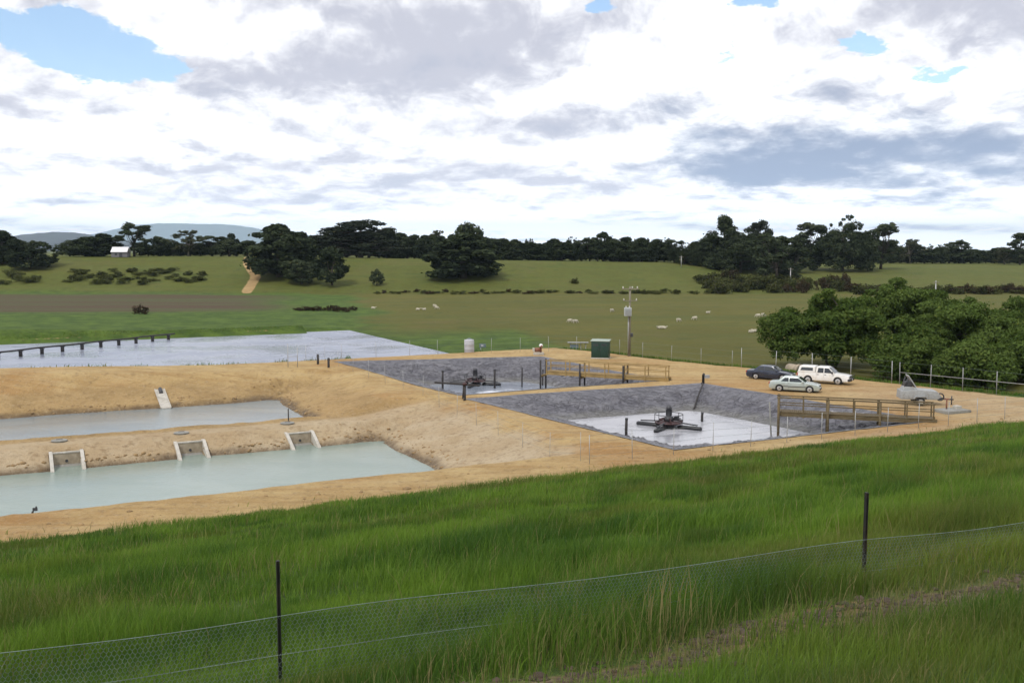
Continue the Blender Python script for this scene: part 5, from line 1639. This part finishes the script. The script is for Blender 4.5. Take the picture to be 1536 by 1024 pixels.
# left
tree('cypress', 2, 347, 44, 372, 'dark cypress near the purple hill, at the outer end of the rise', n=1)
tree('round', 33, 361, 30, 385, 'light green broadleaf between the outer cypress and the shed', n=1)
tree('gum', 62, 362, 40, 366, 'dull brown green gum near the outer cypress', n=2)
tree('darkround', 44, 374, 56, 362, 'low dark spreading tree in front of the dull gum', n=2)
tree('round', 104, 361, 40, 410, 'mid green broadleaf under the purple hill', n=2)
tree('cypress', 128, 356, 50, 404, 'dark cypress beside the shed, paired with a broader one', n=2)
tree('cypress', 152, 351, 52, 402, 'broad dark cypress right against the shed', n=0)
tree('gum', 200, 335, 46, 402, 'tall airy gum leaning over the farm shed', n=0)
tree('round', 238, 355, 34, 412, 'green broadleaf next to the tall airy gum', n=0)
tree('palegum', 281, 346, 46, 410, 'pale smoky gum against the blue mountain', n=1)
tree('darkround', 344, 351, 30, 414, 'pointed dark tree before the blue mountain, near the track', n=2)
tree('gum', 318, 354, 44, 418, 'grey green gum between the pale smoky gum and the pointed dark tree', n=1)

# rows that nothing tells apart
def row(x0, x1, step, tops, wid, Y, keys, label, group):
    x = x0
    while x < x1:
        yt = np.interp(x, [a for a, b in tops], [b for a, b in tops]) + random.uniform(-3, 5)
        tree(random.choice(keys), x, yt, wid * random.uniform(.8, 1.3), Y + random.uniform(-6, 14), label, group)
        x += step * random.uniform(.7, 1.3)
row(222, 372, 13, [(220, 364), (370, 360)], 34, 412, ['darkround', 'round', 'ragged', 'round'], 'dark green tree in the low row between the farm shed and the dirt track', 'low trees before the mountain')
row(470, 585, 15, [(470, 352), (585, 346)], 40, 422, ['cypress', 'darkround'], 'dark conifer packed behind the wide tiered conifers', 'conifers behind the tiered pair')
row(588, 690, 13, [(588, 352), (690, 354)], 32, 416, ['cypress', 'darkround', 'cypress'], 'dark conifer in the row between the tiered conifers and the knobbly tree', 'dark row, first stretch')
row(715, 1062, 12.5, [(715, 353), (745, 360), (790, 362), (850, 358), (905, 358), (960, 360), (1062, 362)], 32, 412, ['cypress', 'darkround', 'ragged', 'cypress', 'ragged', 'gum'], 'dark tree in the long even row along the top of the paddock rise', 'long dark tree row')
row(1060, 1200, 15, [(1060, 358), (1130, 352), (1200, 366)], 36, 425, ['cypress', 'darkround'], 'dark tree packed behind the tallest rounded pine', 'trees behind the tall pines')
row(1192, 1545, 11.5, [(1192, 364), (1290, 362), (1360, 366), (1420, 369), (1470, 374), (1545, 374)], 30, 532, ['ragged', 'round', 'cypress', 'darkround'], 'grey green tree in the distant row along the upper field', 'far row behind the upper field')
# the low hedges and scrub
def bush_row(x0, x1, n, y0, y1, wpx, hpx, Y0, keys, label, group):
    for i in range(n):
        px = x0 + (x1 - x0) * (i + random.uniform(.1, .9)) / n; py = y0 + (y1 - y0) * (px - x0) / (x1 - x0)
        Y = Y0 if not isinstance(Y0, tuple) else random.uniform(*Y0)
        if Y0 is None:
            b = ground_at(px, py); Y = b.y
        h = hpx * random.uniform(.6, 1.3)
        g = at_dist(px, 400, Y); gz_ = hz(g.x, g.y)
        pyb = 512 - FPX * math.tan(math.atan((gz_ - CAMZ) / Y) + PITCH)
        tree(random.choice(keys), px, pyb - h, wpx * random.uniform(.7, 1.4), Y, label, group)
bush_row(560, 960, 34, 0, 0, 12, 5, (317, 324), ['scrub', 'terrace', 'redscrub', 'terrace'], 'low brownish bush in the hedge line dividing the paddock from the terrace grass', 'bushes along the paddock hedge')
bush_row(960, 1062, 9, 0, 0, 12, 6, (317, 326), ['scrub', 'terrace'], 'low brownish bush at the hedge end below the grassy knoll', 'bushes along the paddock hedge end')
bush_row(1055, 1215, 34, 0, 0, 24, 17, (322, 366), ['scrub', 'terrace', 'scrub', 'redscrub'], 'dark tangled bush in the scrubby gully at the paddock corner', 'scrub in the gully')
bush_row(1232, 1285, 10, 0, 0, 22, 20, (330, 352), ['redscrub', 'scrub'], 'reddish brown bush in the patch below the big ragged pine', 'reddish scrub patch')
bush_row(1280, 1550, 40, 0, 0, 22, 11, (318, 332), ['scrub', 'terrace', 'redscrub'], 'brown hedge bush along the foot of the upper field, above the willows', 'hedge below the upper field')
bush_row(100, 305, 46, 0, 0, 15, 6, (338, 362), ['terrace', 'terrace', 'scrub'], 'low grey green bush scattered across the grassy terrace face below the farm shed', 'bushes on the terrace face')
bush_row(0, 60, 7, 0, 0, 18, 8, (336, 356), ['terrace'], 'low grey green bush on the terrace face below the outer cypress', 'bushes below the outer cypress')
bush_row(445, 535, 9, 0, 0, 15, 8, (226, 232), ['redscrub'], 'low brown bush in the short row just beyond the lagoon bank', 'brown bushes beyond the lagoon')
tree('redscrub', 210, 457, 22, 218, 'single reddish bush standing in the ploughed strip')
tree('scrub', 862, 417, 12, 340, 'single small bush on the grassy knoll above the hedge')

# ------------------------------------------------------------------ willows
def willow(px, pyt, wpx, Y, label, seed, trunks=3, low=.12, lean=0):
    tp = at_dist(px, pyt, Y); g = hz(tp.x, tp.y); H = tp.z - g; Wd = wpx / FPX * Y
    rr = random.Random(seed); U = rr.uniform
    t = thing('willow_tree', label, 'willow', (tp.x, tp.y, g))
    trunk = MB(); clumps = []
    heads = []
    for i in range(trunks):
        a = U(0, 6.283); b = (math.cos(a) * U(.2, .7), math.sin(a) * U(.2, .7), -.3)
        e = (math.cos(a) * Wd * .16, math.sin(a) * Wd * .16, H * U(.30, .42))
        trunk.tube([b, ((b[0] + e[0]) / 2 + U(-.15, .15), (b[1] + e[1]) / 2, H * .18), e], [.20, .16, .12], 8); heads.append(e)
    n = int(60 + Wd * 5.5)
    for i in range(n):
        # sprays over a lumpy dome
        a = U(0, 6.283); ph = math.acos(U(-.15, 1)); lump = .80 + .26 * math.sin(a * 3 + seed) * math.sin(ph * 3 + seed * .7) + U(-.10, .10)
        k = lump * (1 if i % 3 else U(.35, .8))
        c = (math.cos(a) * math.sin(ph) * Wd * .47 * k, math.sin(a) * math.sin(ph) * Wd * .47 * k, H * (.36 + .58 * math.cos(ph) * k))
        if c[2] < low * H + .3: c = (c[0], c[1], low * H + U(.3, 1.2))
        s = U(.55, 1.25)
        hd = rr.choice(heads); 
        if i % 2 == 0: trunk.tube([hd, ((hd[0] + c[0]) / 2, (hd[1] + c[1]) / 2, (hd[2] + c[2]) / 2 + .4), c], [.12, .07, .03], 5)
        tone = U(.15, .85)
        clumps.append((*c, s * 1.2, s * 1.2, s * .60, 430 * s, tone))
        for j in range(2):      # drooping skirts under the spray
            clumps.append((c[0] + U(-.8, .8), c[1] + U(-.8, .8), c[2] - U(.5, 1.1), s * .6, s * .6, s * .8, 90 * s, max(0, tone - .15)))
    V, F, C_ = leaf_cards(clumps, .21, seed, .2, 2.1)
    V[:, 2] = np.maximum(V[:, 2], .1)
    sx_ = Wd / float(np.percentile(V[:, 0], 99.7) - np.percentile(V[:, 0], .3)); sz_ = H / float(np.percentile(V[:, 2], 99.7))
    V = V * np.array([sx_, sx_, sz_])
    cm = mesh_np('willow_crown', V, F, False, {'var': C_}); link('crown', cm, M['leaf_willow'], t)
    o = trunk.build('trunk', M['bark'], t); o.scale = (sx_, sx_, sz_)
    return t
willow(1249, 440, 178, 119, 'broad willow with bare lower stems, behind the white ute', 5, 6, .17)
willow(1352, 421, 130, 138, 'tallest willow, standing back between the two front ones', 6, 3, .1)
willow(1372, 493, 120, 108, 'low rounded willow right behind the fence, above the yard corner', 7, 4, .05)
willow(1448, 458, 150, 123, 'wide willow with pale green top, next to the low rounded one', 8, 3, .08)
willow(1470, 512, 120, 103, 'low dark willow at the fence behind the grey trailer', 9, 4, .03)
willow(1530, 452, 140, 128, 'tall willow at the back of the clump, near the brown hedge', 10, 3, .06)
willow(1556, 492, 130, 106, 'willow furthest along the pale rail fence', 12, 4, .03)
willow(1412, 437, 100, 146, 'willow crown peeping up behind the wide pale-topped willow', 13, 3, .1)
